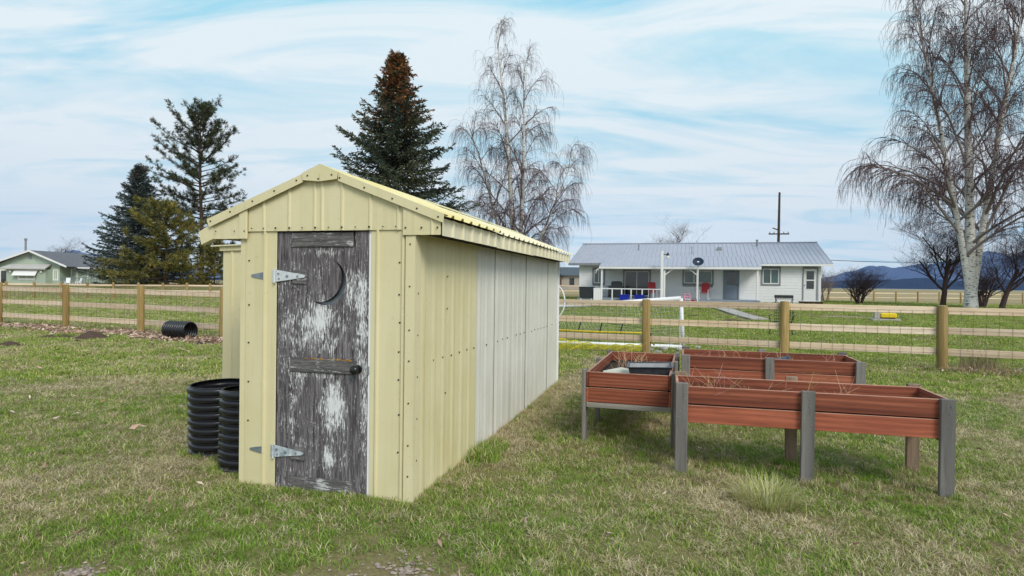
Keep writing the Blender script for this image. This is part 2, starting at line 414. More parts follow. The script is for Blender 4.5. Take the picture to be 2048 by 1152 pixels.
# ================================================================== MATERIALS OF THE THINGS
m_yel = painted_metal('yellow_painted_steel', (.645, .575, .350), (.685, .620, .410), (.50, .43, .24), rust=(.42, .33, .17))
m_yel2 = painted_metal('yellow_painted_steel_side', (.650, .575, .330), (.695, .625, .395), (.45, .375, .185), streak=.6, rust=(.38, .29, .14))
m_cream = painted_metal('cream_fascia_steel', (.69, .63, .43), (.73, .68, .51), (.45, .39, .23), streak=.4, rust=(.2, .16, .08))
m_wht = painted_metal('white_painted_steel', (.64, .625, .56), (.71, .695, .63), (.45, .42, .34), streak=.7, rust=(.36, .31, .2))
m_roofY = painted_metal('yellow_roof_steel', (.66, .57, .24), (.72, .66, .40), (.45, .38, .2))
m_soff = simple('soffit_board', (.22, .20, .15), (.16, .14, .1), 5, .85, bmp=.2)
m_screw = simple('screw_head', (.035, .032, .03), (.06, .05, .04), 40, .5, .6)
m_galv = simple('galvanised_steel', (.34, .38, .42), (.22, .26, .3), 25, .42, .55)
m_hingew = simple('white_painted_hinge', (.72, .75, .80), (.55, .58, .62), 30, .45, .1)
m_hinger = simple('flaking_painted_hinge', (.70, .74, .78), (.16, .22, .28), 22, .5, .1)
m_grey_t = wood('tan_unpainted_wood', (.36, .26, .19), (.25, .18, .13), (.46, .35, .27), 'z', grain=.6)
m_black = simple('black_enamel', (.012, .012, .013), (.02, .02, .02), 20, .22)
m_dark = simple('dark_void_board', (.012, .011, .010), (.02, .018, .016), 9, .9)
m_moon = simple('moon_sheet_steel', (.30, .34, .40), (.14, .17, .21), 9, .35, .7)
m_white = simple('white_house_paint', (.78, .79, .80), (.72, .73, .75), 4, .6)
m_trim = simple('white_trim_paint', (.82, .82, .82), (.76, .76, .77), 6, .5)
m_greyT = simple('grey_trim_paint', (.25, .26, .28), (.21, .22, .24), 6, .6)
m_roofM = painted_metal('grey_blue_roof_steel', (.33, .35, .42), (.39, .41, .48), (.26, .28, .34), rough=.42, rust=(.3, .31, .36), spots=.1)
m_red = simple('red_paint', (.42, .018, .03), (.34, .012, .02), 8, .4)
m_blue = simple('blue_plastic', (.012, .03, .42), (.01, .025, .33), 8, .4)
m_bblk = simple('dark_plastic', (.018, .024, .027), (.028, .033, .036), 8, .5)
m_pink = simple('pink_plastic', (.85, .25, .40), (.8, .2, .36), 8, .45)
m_yelp = simple('yellow_plastic', (.80, .58, .02), (.72, .5, .02), 8, .45)
m_ylnet = simple('yellow_plastic_net', (.74, .66, .02), (.62, .55, .02), 8, .6)
m_pvc = simple('white_pvc', (.80, .81, .84), (.74, .75, .79), 8, .4)
m_cord = simple('white_net_cord', (.78, .80, .74), (.72, .75, .68), 8, .8)
m_redw = wood('red_stained_cedar', (.31, .090, .050), (.17, .050, .033), (.42, .14, .08), 'x', grain=.9)
m_redw_y = wood('red_stained_cedar_cross', (.36, .105, .058), (.22, .064, .040), (.46, .155, .09), 'y', grain=.9)
m_redw_l = wood('red_stained_cedar_light', (.42, .125, .07), (.29, .083, .05), (.52, .185, .11), 'x', grain=.7)
m_grey = wood('weathered_grey_wood', (.215, .203, .195), (.135, .128, .128), (.30, .28, .26), 'z', grain=.8)
m_greyx = wood('weathered_grey_wood_long', (.30, .28, .25), (.2, .19, .18), (.38, .35, .3), 'x')
m_greyy = wood('weathered_grey_wood_cross', (.30, .28, .25), (.2, .19, .18), (.38, .35, .3), 'y')
m_rail = wood('fence_rail_wood', (.78, .61, .45), (.66, .49, .33), (.84, .70, .56), 'x', grain=.15)
m_post = wood('fence_post_wood', (.40, .275, .105), (.25, .165, .06), (.52, .38, .17), 'z', grain=.6)
m_postend = simple('post_end_grain', (.55, .45, .32), (.42, .33, .22), 12, .9, bmp=.3)
m_wire = simple('rusty_wire', (.085, .065, .05), (.12, .09, .065), 20, .7, .3)
m_pipe = simple('black_corrugated_plastic', (.007, .007, .011), (.012, .012, .018), 5, .30, bmp=.05, spec=.5)
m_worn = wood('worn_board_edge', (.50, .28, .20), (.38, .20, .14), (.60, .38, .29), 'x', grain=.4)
m_soil = simple('garden_soil', (.035, .022, .016), (.075, .048, .034), 9, .98, bmp=.8, bscale=30, fine=.4)
m_soilm = simple('molehill_soil', (.055, .034, .025), (.10, .062, .045), 9, .98, bmp=.8, bscale=30, fine=.4)
m_leaf = vcol('dead_leaf', .8, 0.15, .25)
m_grass = vcol('grass_blade', .6, 0.3, .22)
m_bark_d = simple('dark_bark', (.085, .062, .052), (.045, .034, .03), 10, .95, bmp=.6, stretch=(3, 3, .6))
m_bark_p = simple('pine_bark', (.14, .085, .055), (.07, .045, .032), 6, .95, bmp=.6, stretch=(3, 3, .5))
m_twig = vcol('twig', .8, 0.0, .05)
m_needle = vcol('needles', .65, 0.12, .06)
def glass(name, c, rough=.05):
    m, nt, b = mat_new(name)
    v = coords(nt, (1, 1, 1), 5.0)
    nt.links.new(ramp(nt, noise(nt, v, 1.2, 3), [(.35, c), (.7, tuple(x * 1.7 for x in c))]), b.inputs['Base Color'])
    b.inputs['Roughness'].default_value = rough; b.inputs['Specular IOR Level'].default_value = .7
    return m
m_glass = glass('window_glass', (.035, .075, .072)); m_glassd = glass('dark_window_glass', (.02, .024, .026))
def birch_bark():
    m, nt, b = mat_new('birch_bark')
    v = coords(nt, (3, 3, 9)); v2 = coords(nt, (1.2, 1.2, 2.2))
    a = noise(nt, v, 1.5, 5, .6); c = noise(nt, v2, 1.4, 4, .6)
    col = ramp(nt, c, [(.3, (.72, .70, .67)), (.7, (.58, .55, .52))])
    col = mixc(nt, ramp(nt, a, [(.55, 0.0), (.62, 1.0)]), col, (.035, .03, .03))
    nt.links.new(col, b.inputs['Base Color']); b.inputs['Roughness'].default_value = .85; bump(nt, b, a, .4, .02)
    return m
m_birch = birch_bark()
def door_wood():
    """bare grey plywood with the remains of white paint: grain runs upright; paint survives in a few large patches"""
    m, nt, b = mat_new('weathered_door')
    o = nd(nt, 'ShaderNodeTexCoord').outputs['Object']
    g = nd(nt, 'ShaderNodeMapping', {'Vector': o, 'Scale': (34, 8, 2.4)}).outputs[0]
    g2 = nd(nt, 'ShaderNodeMapping', {'Vector': o, 'Scale': (95, 20, 13)}).outputs[0]
    gr = noise(nt, g, 1.8, 6, .65, .6); fl = noise(nt, g2, 1.5, 5, .7, .4); big = noise(nt, o, 5.5, 4, .6, .5)
    col = ramp(nt, gr, [(.30, (.030, .025, .029)), (.48, (.105, .093, .102)), (.68, (.25, .235, .25))])
    sp = nd(nt, 'ShaderNodeSeparateXYZ', {0: o})
    def blob(cx, cz, rx, rz, s):
        ddx = math_(nt, 'DIVIDE', math_(nt, 'SUBTRACT', sp.outputs['X'], cx), rx); ddz = math_(nt, 'DIVIDE', math_(nt, 'SUBTRACT', sp.outputs['Z'], cz), rz)
        d = math_(nt, 'SQRT', math_(nt, 'ADD', math_(nt, 'MULTIPLY', ddx, ddx), math_(nt, 'MULTIPLY', ddz, ddz)))
        return math_(nt, 'MULTIPLY', math_(nt, 'MAXIMUM', math_(nt, 'SUBTRACT', 1.0, d), 0.0), s)
    tot = None
    for args in [(.68, 1.27, .26, .26, .21), (.62, 1.17, .22, .17, .16), (.79, .66, .15, .30, .22), (.83, .72, .11, .12, .15), (1.02, 1.33, .08, .5, .18), (.93, 1.50, .09, .3, .13), (.44, .95, .05, .9, .11), (.40, 1.35, .09, .2, .10), (.75, .27, .07, .12, .2), (.36, 1.2, .07, .6, .09), (1.05, .72, .05, .9, .12), (.50, .85, .10, .12, .14), (.47, .32, .1, .14, .14), (.70, .87, .28, .05, .12), (.68, 1.8, .3, .05, .10)]:
        t = blob(*args); tot = t if tot is None else math_(nt, 'MAXIMUM', tot, t)
    mk_ = math_(nt, 'ADD', math_(nt, 'ADD', tot, math_(nt, 'MULTIPLY', fl, .80)), math_(nt, 'MULTIPLY', big, .30))
    pm_ = ramp(nt, mk_, [(.635, 0.0), (.70, 1.0)])
    col = mixc(nt, pm_, col, ramp(nt, fl, [(.3, (.48, .48, .51)), (.6, (.72, .73, .76))]))
    nt.links.new(col, b.inputs['Base Color']); b.inputs['Roughness'].default_value = .85; b.inputs['Specular IOR Level'].default_value = .2
    bump(nt, b, mixc(nt, .5, gr, pm_), .55, .006)
    return m
m_door = door_wood()
def rail_wood():
    m, nt, b = mat_new('weathered_door_rail')
    o = coords(nt, (1, 1, 1), 3.0)
    g = nd(nt, 'ShaderNodeMapping', {'Vector': o, 'Scale': (3, 10, 34)}).outputs[0]
    gr = noise(nt, g, 1.8, 6, .7, 1.2); g2 = noise(nt, g, 4.5, 5, .7, .5)
    col = ramp(nt, gr, [(.32, (.035, .033, .034)), (.52, (.12, .112, .115)), (.72, (.20, .19, .19))])
    pt = math_(nt, 'ADD', math_(nt, 'MULTIPLY', g2, .6), math_(nt, 'MULTIPLY', noise(nt, o, 9, 3), .4))
    col = mixc(nt, ramp(nt, pt, [(.55, 0.0), (.6, 1.0)]), col, (.55, .55, .57))
    nt.links.new(col, b.inputs['Base Color']); b.inputs['Roughness'].default_value = .88; bump(nt, b, gr, .7, .008)
    return m
m_drail = rail_wood()
m_lichen = simple('orange_lichen', (.55, .27, .03), (.42, .2, .03), 60, .9, bmp=.5)
def shingle():
    m, nt, b = mat_new('grey_shingle')
    v = coords(nt); br = nd(nt, 'ShaderNodeTexBrick', {'Vector': v, 'Color1': c4((.10, .105, .125)), 'Color2': c4((.15, .155, .175)), 'Mortar': c4((.07, .07, .08)), 'Scale': 2.5, 'Mortar Size': .012})
    nt.links.new(mixc(nt, .4, br.outputs['Color'], ramp(nt, noise(nt, v, 3, 5), [(.3, (.09, .095, .11)), (.7, (.17, .175, .19))])), b.inputs['Base Color']); b.inputs['Roughness'].default_value = .95
    return m
m_shing = shingle()
m_mint = simple('mint_green_siding', (.42, .50, .41), (.37, .45, .37), 2, .7)
m_deckb = simple('blue_grey_deck_paint', (.26, .31, .38), (.22, .26, .33), 4, .7)
m_tealr = simple('teal_grey_rail_paint', (.16, .22, .23), (.12, .17, .18), 4, .7)
m_dwood = simple('dark_brown_wood', (.12, .06, .045), (.08, .045, .035), 8, .8, bmp=.3)
m_blued = simple('slate_blue_door_paint', (.22, .27, .34), (.19, .235, .30), 4, .55)

# ================================================================== THE SHED
SH_O = Vector((-2.081, 4.644, 0)); SH_A = rad(-15.0)
shed = empty('garden_shed', SH_O, SH_A, 'pale yellow sheet-metal garden shed with a weathered plank door and a carved moon', 'shed')
WU, LV = 1.43, 5.5
PEAK_U, PEAK_Z, SLOPE = .70, 2.405, .383
def roofz(u): return PEAK_Z - SLOPE * abs(u - PEAK_U)

def ribbed(prof, org, ax, ext, nrm, lo, hi, thick=.0025):
    """sheet: prof [(s, out)] along ax from org; extruded along ext from lo(s) to hi(s); out along nrm; closed thin sheet"""
    org = Vector(org); ax = Vector(ax); ext = Vector(ext); nrm = Vector(nrm); m = MB(); n = len(prof)
    for off in (0, -thick):
        for s, o in prof:
            m.v.append(tuple(org + ax * s + ext * (lo(s) if callable(lo) else lo) + nrm * (o + off)))
            m.v.append(tuple(org + ax * s + ext * (hi(s) if callable(hi) else hi) + nrm * (o + off)))
    N2 = 2 * n
    for i in range(n - 1):
        a = 2 * i; m.f.append((a, a + 2, a + 3, a + 1)); m.f.append((N2 + a + 1, N2 + a + 3, N2 + a + 2, N2 + a))
        m.f.append((a, N2 + a, N2 + a + 2, a + 2)); m.f.append((a + 1, a + 3, N2 + a + 3, N2 + a + 1))
    for a in (0, 2 * (n - 1)): m.f.append((a, a + 1, N2 + a + 1, N2 + a))
    return m
def rib_profile(s0, s1, ribs, w=.028, h=.015, dent=.0, seed=0, top=.012):
    r = random.Random(seed); p = [(s0, 0.0)]
    for c in ribs:
        if s0 + w / 2 < c < s1 - w / 2: p += [(c - w / 2, 0.0), (c - top / 2, h), (c + top / 2, h), (c + w / 2, 0.0)]
    p.append((s1, 0.0)); out = []
    for i, (s, o) in enumerate(p): out.append((s, o + (r.uniform(-dent, dent) if dent else 0)))
    return out
def rib_list(s0, s1, pitch, first=None):
    s = s0 + (first if first is not None else pitch / 2); o = []
    while s < s1: o.append(s); s += pitch
    return o
X_, Y_, Z_ = (1, 0, 0), (0, 1, 0), (0, 0, 1); NF = (0, -1, 0)
# --- front wall sheets either side of the door (front face at y = 0)
def wob(s): return -.02 + .012 * math.sin(s * 37)
ribbed(rib_profile(0, .306, [.205], seed=1, dent=.0015), (0, 0, 0), X_, Z_, NF, wob, 1.962).build('front_panel', m_yel, shed)
ribbed(rib_profile(1.097, WU, [1.150, 1.352], seed=2, dent=.0015, h=.016), (0, 0, 0), X_, Z_, NF, wob, 1.962).build('front_panel', m_yel, shed)
# folded corner strip down the front right corner
m_ = MB(); m_.prism([(WU - .055, -.019, 0), (WU + .019, -.019, 0), (WU + .019, .085, 0), (WU + .0165, .085, 0), (WU + .0165, -.0165, 0), (WU - .055, -.0165, 0)], (0, 0, -.02), (0, 0, 1.912)); m_.build('corner_trim', m_yel, shed)
m_ = MB(); m_.prism([(.03, -.004, 0), (-.014, -.004, 0), (-.014, .10, 0), (-.0115, .10, 0), (-.0115, -.0018, 0), (.03, -.0018, 0)], (0, 0, -.02), (0, 0, 1.895)); m_.build('corner_trim', m_yel, shed)
# --- gable sheets: ribbed middle sheet and two lower end pieces
gr = [.196, .418, .636, .70, .866, 1.092, 1.312]
for a, b_ in ((.056, .512), (.512, .955), (.955, 1.362)):
    ribbed(rib_profile(a, b_, [g for g in gr if a < g < b_], w=.03, h=.009, seed=int(a * 100), dent=.001), (0, -.012 - .003 * (.5 < a < .6), 0), X_, Z_, NF, 1.953, lambda s: roofz(s) - .022).build('gable_panel', m_yel, shed)
ribbed([(-.262, 0), (-.02, 0), (-.008, .014), (.052, .014), (.058, .002)], (0, -.020, 0), X_, Z_, NF, 1.897, lambda s: roofz(s) - .022).build('gable_end_panel', m_yel, shed)
ribbed([(1.352, .0), (1.358, .012), (1.37, .012), (1.40, .012), (1.50, .006), (1.56, .006), (1.575, .014), (1.59, .006), (1.642, .006)], (0, -.020, 0), X_, Z_, NF, 1.914, lambda s: roofz(s) - .022).build('gable_end_panel', m_yel, shed)
# rake trims (two folded lengths) and the peaked cap over the ridge end
for sgn, ue, nm in ((-1, -.295, 'l'), (1, 1.672, 'r')):
    u1 = PEAK_U + sgn * .145
    P = [Vector((u1, 0, roofz(u1) + .022)), Vector((ue, 0, roofz(ue) + .022)), Vector((ue + (.02 if sgn < 0 else -.004), 0, roofz(ue) - .038)), Vector((u1, 0, roofz(u1) - .038))]
    m_ = MB(); m_.prism(P, (0, -.046, 0), (0, -.042, 0))
    m_.prism([P[0], P[1], P[1] + Vector((0, 0, .003)), P[0] + Vector((0, 0, .003))], (0, -.046, 0), (0, .07, 0)); m_.build('rake_trim', m_yel, shed)
    pk = [Vector((PEAK_U - sgn * .001, 0, PEAK_Z + .034)), Vector((PEAK_U + sgn * .15, 0, roofz(PEAK_U + .15) + .027)), Vector((PEAK_U + sgn * .142, 0, roofz(PEAK_U + .15) - .024)), Vector((PEAK_U + sgn * .002, 0, PEAK_Z - .095))]
    m_ = MB(); m_.prism(pk, (0, -.056, 0), (0, -.052, 0)); m_.build('ridge_end_cap', m_yel, shed)
# ridge cap along the roof
for a, b_ in ((-.05, 1.9), (1.88, 3.8), (3.78, 5.62)):
    m_ = MB(); k = .004 if a > 1 and a < 3 else 0
    for sgn in (-1, 1):
        m_.prism([(PEAK_U, a, PEAK_Z + .034 + k), (PEAK_U + sgn * .15, a, roofz(PEAK_U + .15) + .027 + k), (PEAK_U + sgn * .15, a, roofz(PEAK_U + .15) + .024 + k), (PEAK_U, a, PEAK_Z + .031 + k)], (0, 0, 0), (0, b_ - a, 0))
    m_.build('ridge_cap', m_roofY, shed)
# roof sheets, ribs down the slope
cs = 1 / math.hypot(1, SLOPE)
for sgn in (-1, 1):
    ext = Vector((sgn * cs, 0, -SLOPE * cs)); nr = Vector((SLOPE * cs * sgn, 0, cs))
    ln = (1.672 - PEAK_U if sgn > 0 else PEAK_U + .285) / cs
    for a, b_, mt, dz in ((-.035, 1.40, m_roofY, .012), (1.36, 2.4, m_cream, 0), (2.385, 3.4, m_cream, .002), (3.385, 4.4, m_cream, 0), (4.385, 5.6, m_cream, .002)):
        extra = .02 if a < 0 else 0
        ribbed(rib_profile(a, b_, rib_list(a, b_, .20, .1), w=.07, h=.02, top=.03), Vector((PEAK_U, 0, PEAK_Z)) + nr * dz, Y_, ext, nr, .0, ln + extra).build('roof_sheet', mt, shed)
# right eave: fascia sheets and soffit
for a, b_, z0, z1, dx_, mt in ((-.018, 1.362, 1.908, 2.03, .006, m_cream), (1.35, 2.85, 1.905, 2.026, 0, m_cream), (2.856, 5.36, 1.912, 2.026, 0, m_cream)):
    ribbed(rib_profile(a, b_, rib_list(a, b_, .215, .2), w=.045, h=.016, top=.016, dent=.002, seed=int(a * 10)), (1.645 + dx_, 0, 0), Y_, Z_, X_, z0, z1).build('fascia_panel', mt, shed)
MB().box2((WU + .02, .0, 1.932), (1.64, 5.34, 1.944)).build('soffit', m_soff, shed)
MB().box2((1.625, 0, 1.945), (1.641, 5.34, 2.02)).build('fascia_board', m_soff, shed)
# --- right wall sheets
ribbed(rib_profile(0.06, 1.402, rib_list(0.06, 1.402, .21, .1), w=.10, h=.006, top=.03, dent=.001, seed=5), (WU + .008, 0, 0), Y_, Z_, X_, -.03, 1.93).build('side_panel', m_yel2, shed)
edges = [1.415, 2.02, 2.68, 3.38, 4.07, 4.74, 5.5]
for i in range(6):
    a, b_ = edges[i] + (.014 if i == 0 else 0), edges[i + 1] - (.010, .020, .016, .022, .024, .0)[i]
    ribbed(rib_profile(a, b_, rib_list(a, b_, .22, .09), w=.10, h=.0055, top=.03, dent=.0012, seed=20 + i), (WU + .004 * (i % 2), 0, 0), Y_, Z_, X_, -.03, 1.928).build('side_panel', m_wht, shed)
m_ = MB(); m_.box2((WU - .03, .03, -.02), (WU - .004, 5.48, 1.93)); m_.build('side_sheathing', m_dark, shed)
MB().box2((WU - .03, 5.5, -.02), (WU + .03, 5.512, 1.93)).build('corner_trim', m_pvc, shed)
# left, back walls; hidden frame behind the gable
ribbed(rib_profile(.02, 5.5, rib_list(.02, 5.5, .2), w=.05, h=.011, top=.022), (0, 0, 0), Y_, Z_, (-1, 0, 0), -.02, 1.95).build('side_panel', m_yel, shed)
ribbed(rib_profile(0, WU, rib_list(0, WU, .2), w=.05, h=.011, top=.022), (0, 5.5, 0), X_, Z_, Y_, -.02, lambda s: roofz(s) - .02).build('back_panel', m_yel, shed)
m_ = MB(); m_.prism([(-.24, 0, 1.93), (1.62, 0, 1.93), (1.62, 0, roofz(1.62) - .03), (PEAK_U, 0, PEAK_Z - .03), (-.24, 0, roofz(-.24) - .03)], (0, .012, 0), (0, .035, 0)); m_.build('gable_frame', m_dark, shed)
MB().box2((-.005, .06, 1.93), (1.60, 5.45, 1.942)).build('ceiling_board', m_dark, shed)
# left eave: fascia with the bent end piece sticking out
ribbed(rib_profile(-.01, 5.4, rib_list(0, 5.4, .215), w=.03, h=.01), (-.262, 0, 0), Y_, Z_, (-1, 0, 0), 1.90, 2.02).build('fascia_panel', m_cream, shed)
m_ = MB(); m_.prism([(-.250, -.026, 2.022), (-.390, -.026, 1.952), (-.362, -.026, 1.853), (-.250, -.026, 1.900)], (0, 0, 0), (0, .004, 0))
m_.prism([(-.362, -.026, 1.853), (-.250, -.026, 1.900), (-.250, -.022, 1.897), (-.362, -.022, 1.850)], (0, 0, 0), (0, .035, -.006)); m_.build('bent_eave_trim', m_yel, shed)
# --- low annex on the left, set back from the front
AV = 1.2
ribbed(rib_profile(-1.21, -.012, rib_list(-1.21, -.02, .2, .11), w=.035, h=.012), (0, AV, 0), X_, Z_, NF, -.02, 1.895).build('annex_front_panel', m_yel, shed)
ribbed(rib_profile(AV, 5.5, rib_list(AV, 5.5, .2), w=.05, h=.011, top=.022), (-1.21, 0, 0), Y_, Z_, (-1, 0, 0), -.02, 1.88).build('annex_side_panel', m_yel, shed)
m_ = MB(); m_.prism([(-1.235, 0, 1.872), (-.02, 0, 1.902), (-.02, 0, 1.955), (-1.235, 0, 1.918)], (0, AV - .022, 0), (0, AV - .016, 0)); m_.build('annex_trim', m_yel, shed)
m_ = MB(); m_.prism([(-1.32, 0, 1.915), (-.02, 0, 1.958), (-.02, 0, 1.970), (-1.32, 0, 1.927)], (0, AV - .05, 0), (0, 5.55, 0)); m_.build('annex_roof', m_cream, shed)
MB().box2((-1.2, 5.49, -.02), (-.01, 5.5, 1.89)).build('annex_back_panel', m_yel, shed)

# --- screws: too small to pick apart singly
m_ = MB()
def scr(u, z, y=-.022, r=.0065): m_.lathe([(0, -.004), (r, -.004), (r, .002), (0, .0025)], (u, y, z), 6, M=Matrix(((1, 0, 0), (0, 0, -1), (0, 1, 0))))
rs = random.Random(3)
for z in (1.73, 1.39, 1.10, .80, .50): scr(.063 + rs.uniform(-.004, .004), z, -.004)
for z in (1.72, 1.49, 1.29, 1.08, .88, .63, .36): scr(1.325 + rs.uniform(-.004, .004), z, -.004)
for z in (1.85, 1.55, 1.24, 1.02, .72, .42, .2): scr(1.41, z, -.022, .006)
for u in (.10, .205, .31, .43, .54, .65, .76, .87, .98, 1.09, 1.2, 1.30): scr(u, 1.975, -.03, .0075 if int(u * 100) % 2 else .005)
for u in (1.378, 1.50, 1.62): scr(u, 1.965, -.036)
for u in (-.22, -.05, .04): scr(u, 1.955, -.037, .005)
for u in (-.26, -.08, .12, .31, .50): scr(u, roofz(u) - .004, -.049)
for u in (.60, .69, .80, .86, 1.06, 1.28, 1.47, 1.63): scr(u, roofz(u) - .012 - (.06 if abs(u - PEAK_U) < .05 else 0), -.058 if abs(u - PEAK_U) < .16 else -.049)
for v_ in np.arange(.16, 5.4, .195):
    if v_ < 1.4 or rs.random() < .72:
        m_.lathe([(0, 0), (.0085, 0), (.0085, .006), (0, .0065)], (WU + .008, v_, .985 + rs.uniform(-.006, .006) - .005 * v_), 6, M=Matrix(((0, 0, 1), (1, 0, 0), (0, 1, 0))))
for v_, z in ((.62, 1.63), (.62, 1.37), (.6, .69), (.04, 1.5), (.04, 1.2), (.04, .9), (.04, .6), (.04, .3)):
    m_.lathe([(0, 0), (.0065, 0), (.0065, .006), (0, .0065)], (WU + .0155, v_, z), 6, M=Matrix(((0, 0, 1), (1, 0, 0), (0, 1, 0))))
tag(m_.build('screw_heads', m_screw, shed), kind='stuff')

# --- door
dj = MB(); dj.box2((1.076, .004, -.0), (1.096, .03, 1.952), .002); dj.build('door_jamb', m_trim, shed)
MB().box2((.30, .051, -.02), (1.10, .06, 1.955)).build('door_backing', m_dark, shed)
door = MB(); door.box2((.309, .006, .01), (.424, .040, 1.945), .003)
door = door.build('door', m_door, shed); door['label'] = 'weathered grey wooden door with flaking white paint and a carved crescent moon'
MB().box2((.962, .006, .01), (1.074, .040, 1.945), .003).build('stile', m_door, door)
MB().box2((.427, .003, 1.835), (.944, .038, 1.941), .003).build('door_rail', m_drail, door)
MB().box2((.427, .001, .897), (.960, .038, 1.002), .003).build('door_rail', m_drail, door)
MB().box2((.427, .004, -.015), (.960, .038, .105), .003).build('door_rail', m_drail, door)
# lower panel, upper panel with the moon cut through
MB().box2((.4255, .0135, .107), (.9605, .036, .895)).build('door_panel', m_door, door)
def circ3(a, b, c):
    ax, ay = a; bx, by = b; cx, cy = c
    d = 2 * (ax * (by - cy) + bx * (cy - ay) + cx * (ay - by))
    ux = ((ax * ax + ay * ay) * (by - cy) + (bx * bx + by * by) * (cy - ay) + (cx * cx + cy * cy) * (ay - by)) / d
    uy = ((ax * ax + ay * ay) * (cx - bx) + (bx * bx + by * by) * (ax - cx) + (cx * cx + cy * cy) * (bx - ax)) / d
    return (ux, uy), math.hypot(ax - ux, ay - uy)
T1, T2 = (.790, 1.733), (.612, 1.430)
def arc(mid, n):
    (cx, cy), r = circ3(T1, mid, T2)
    a1 = math.atan2(T1[1] - cy, T1[0] - cx); a2 = math.atan2(T2[1] - cy, T2[0] - cx); am = math.atan2(mid[1] - cy, mid[0] - cx)
    while a2 > a1: a2 -= 2 * math.pi
    return [(cx + r * math.cos(a1 + (a2 - a1) * i / n), cy + r * math.sin(a1 + (a2 - a1) * i / n)) for i in range(n + 1)]
outer = arc((.850, 1.468), 22); inner = arc((.806, 1.494), 22)
hole = outer[:-1] + inner[::-1][:-1]
rect = [(.4255, 1.004), (.9605, 1.004), (.9605, 1.833), (.4255, 1.833)]
pm3 = MB()
def V2(l, y): return [Vector((u, y, z)) for u, z in l]
for y in (.0135, .034):
    b0 = len(pm3.v); allp = V2(rect, y) + V2(hole, y)
    tris = tessellate_polygon([[Vector((u, z, 0)) for u, z in rect], [Vector((u, z, 0)) for u, z in hole]])
    pm3.v += [tuple(p) for p in allp]; pm3.f += [tuple(b0 + i for i in t) for t in tris]
nh = len(hole); k0 = 4; k1 = 4 + nh + 4
for i in range(nh):
    j = (i + 1) % nh; pm3.f.append((k0 + i, k0 + j, k1 + j, k1 + i))
for i in range(4):
    j = (i + 1) % 4; pm3.f.append((i, j, 4 + nh + j, 4 + nh + i))
pm3.build('door_panel', m_door, door)
cres = MB(); cres.prism(V2(hole, 0), (0, .047, 0), (0, .0495, 0)); cres.build('moon_inlay', m_moon, door)
# quarter-round beads beside the panels, flaking white
for u in (.4285, .9575):
    for z0, z1 in ((.11, .89), (1.01, 1.83)): MB().box2((u - .0035, .0085, z0), (u + .0035, .0135, z1)).build('bead', m_door, door)
li = MB(); rl = random.Random(5)
for i in range(34):
    u = rl.uniform(.56, .95); u = u if rl.random() < .6 else rl.choice((.64, .70, .88)) + rl.uniform(-.03, .03)
    li.box((u, -.0005 + rl.uniform(0, .006), 1.0025 + rl.uniform(-.006, .001)), (rl.uniform(.008, .03), .006, rl.uniform(.003, .007)))
tag(li.build('lichen', m_lichen, door), kind='stuff')
# hinges: barrel > strap on the door, triangular wall leaf, bolts
for k, (uz, mt) in enumerate(((1.614, m_hingew), (.283, m_hinger))):
    hb = MB(); hb.tube([(.296, -.016, uz - .052), (.296, -.016, uz + .052)], .009, 8); hb.box2((.272, -.008, uz - .05), (.296, -.004, uz + .05))
    hb = hb.build('hinge', mt, shed); hb['label'] = ('white painted strap hinge at the top of the door', 'rust-flaked strap hinge at the foot of the door')[k]
    st = MB(); st.prism([(.300, 0, uz - .044), (.545, 0, uz - .010), (.553, 0, uz), (.545, 0, uz + .010), (.300, 0, uz + .048)], (0, -.006, 0), (0, .000, 0)); st.build('strap', mt, hb)
    lf = MB(); lf.prism([(.210, 0, uz - .030), (.212, 0, uz + .032), (.088, 0, uz + .010), (.082, 0, uz), (.088, 0, uz - .008)], (0, -.007, 0), (0, -.0035, 0)); lf.build('wall_leaf', m_galv, hb)
    for du, r in ((.325, .008), (.40, .010), (.49, .008), (.33, .007)): bl = MB(); bl.lathe([(0, 0), (r, 0), (r, .005), (0, .0065)], (du, -.006, uz + (.018 if du != .33 else -.02) * (du < .35)), 8, M=Matrix(((1, 0, 0), (0, 0, -1), (0, 1, 0)))); bl.build('bolt', m_galv, hb)
    MB().box2((.44, .001, uz - .055), (.56, .0129, uz + .045)).build('hinge_block', m_drail, door)
kn = MB(); Rk = Matrix(((1, 0, 0), (0, 0, -1), (0, 1, 0)))
kn.lathe([(0, 0), (.033, 0), (.031, .008), (.012, .012), (.011, .03), (.02, .036), (.031, .046), (.0335, .058), (.029, .07), (.016, .078), (0, .08)], (.995, .006, .938), 20, M=Rk)
kn.build('door_knob', m_black, door, True, angle=40)
lt = MB(); lt.box2((1.072, -.004, .90), (1.088, .003, .965), .002); lt.build('latch_plate', m_galv, door)
# coiled white hose hanging on the far corner
hs = MB(); pts = []
for i in range(90):
    a = i / 90 * 2 * math.pi * 3; pts.append((WU - .12 + .22 * math.cos(a), 5.60 + .012 * (i / 30), 1.30 + .30 * math.sin(a)))
hs.tube(pts, .011, 6); hs.tube([(WU - .12, 5.5, 1.58), (WU - .12, 5.66, 1.585), (WU - .12, 5.66, 1.61)], .012, 6)
ho = hs.build('garden_hose', m_pvc, None, True); ho.location = SH_O; ho.rotation_euler = (0, 0, SH_A)
tag(ho, 'white garden hose coiled on the far corner of the shed', 'hose')

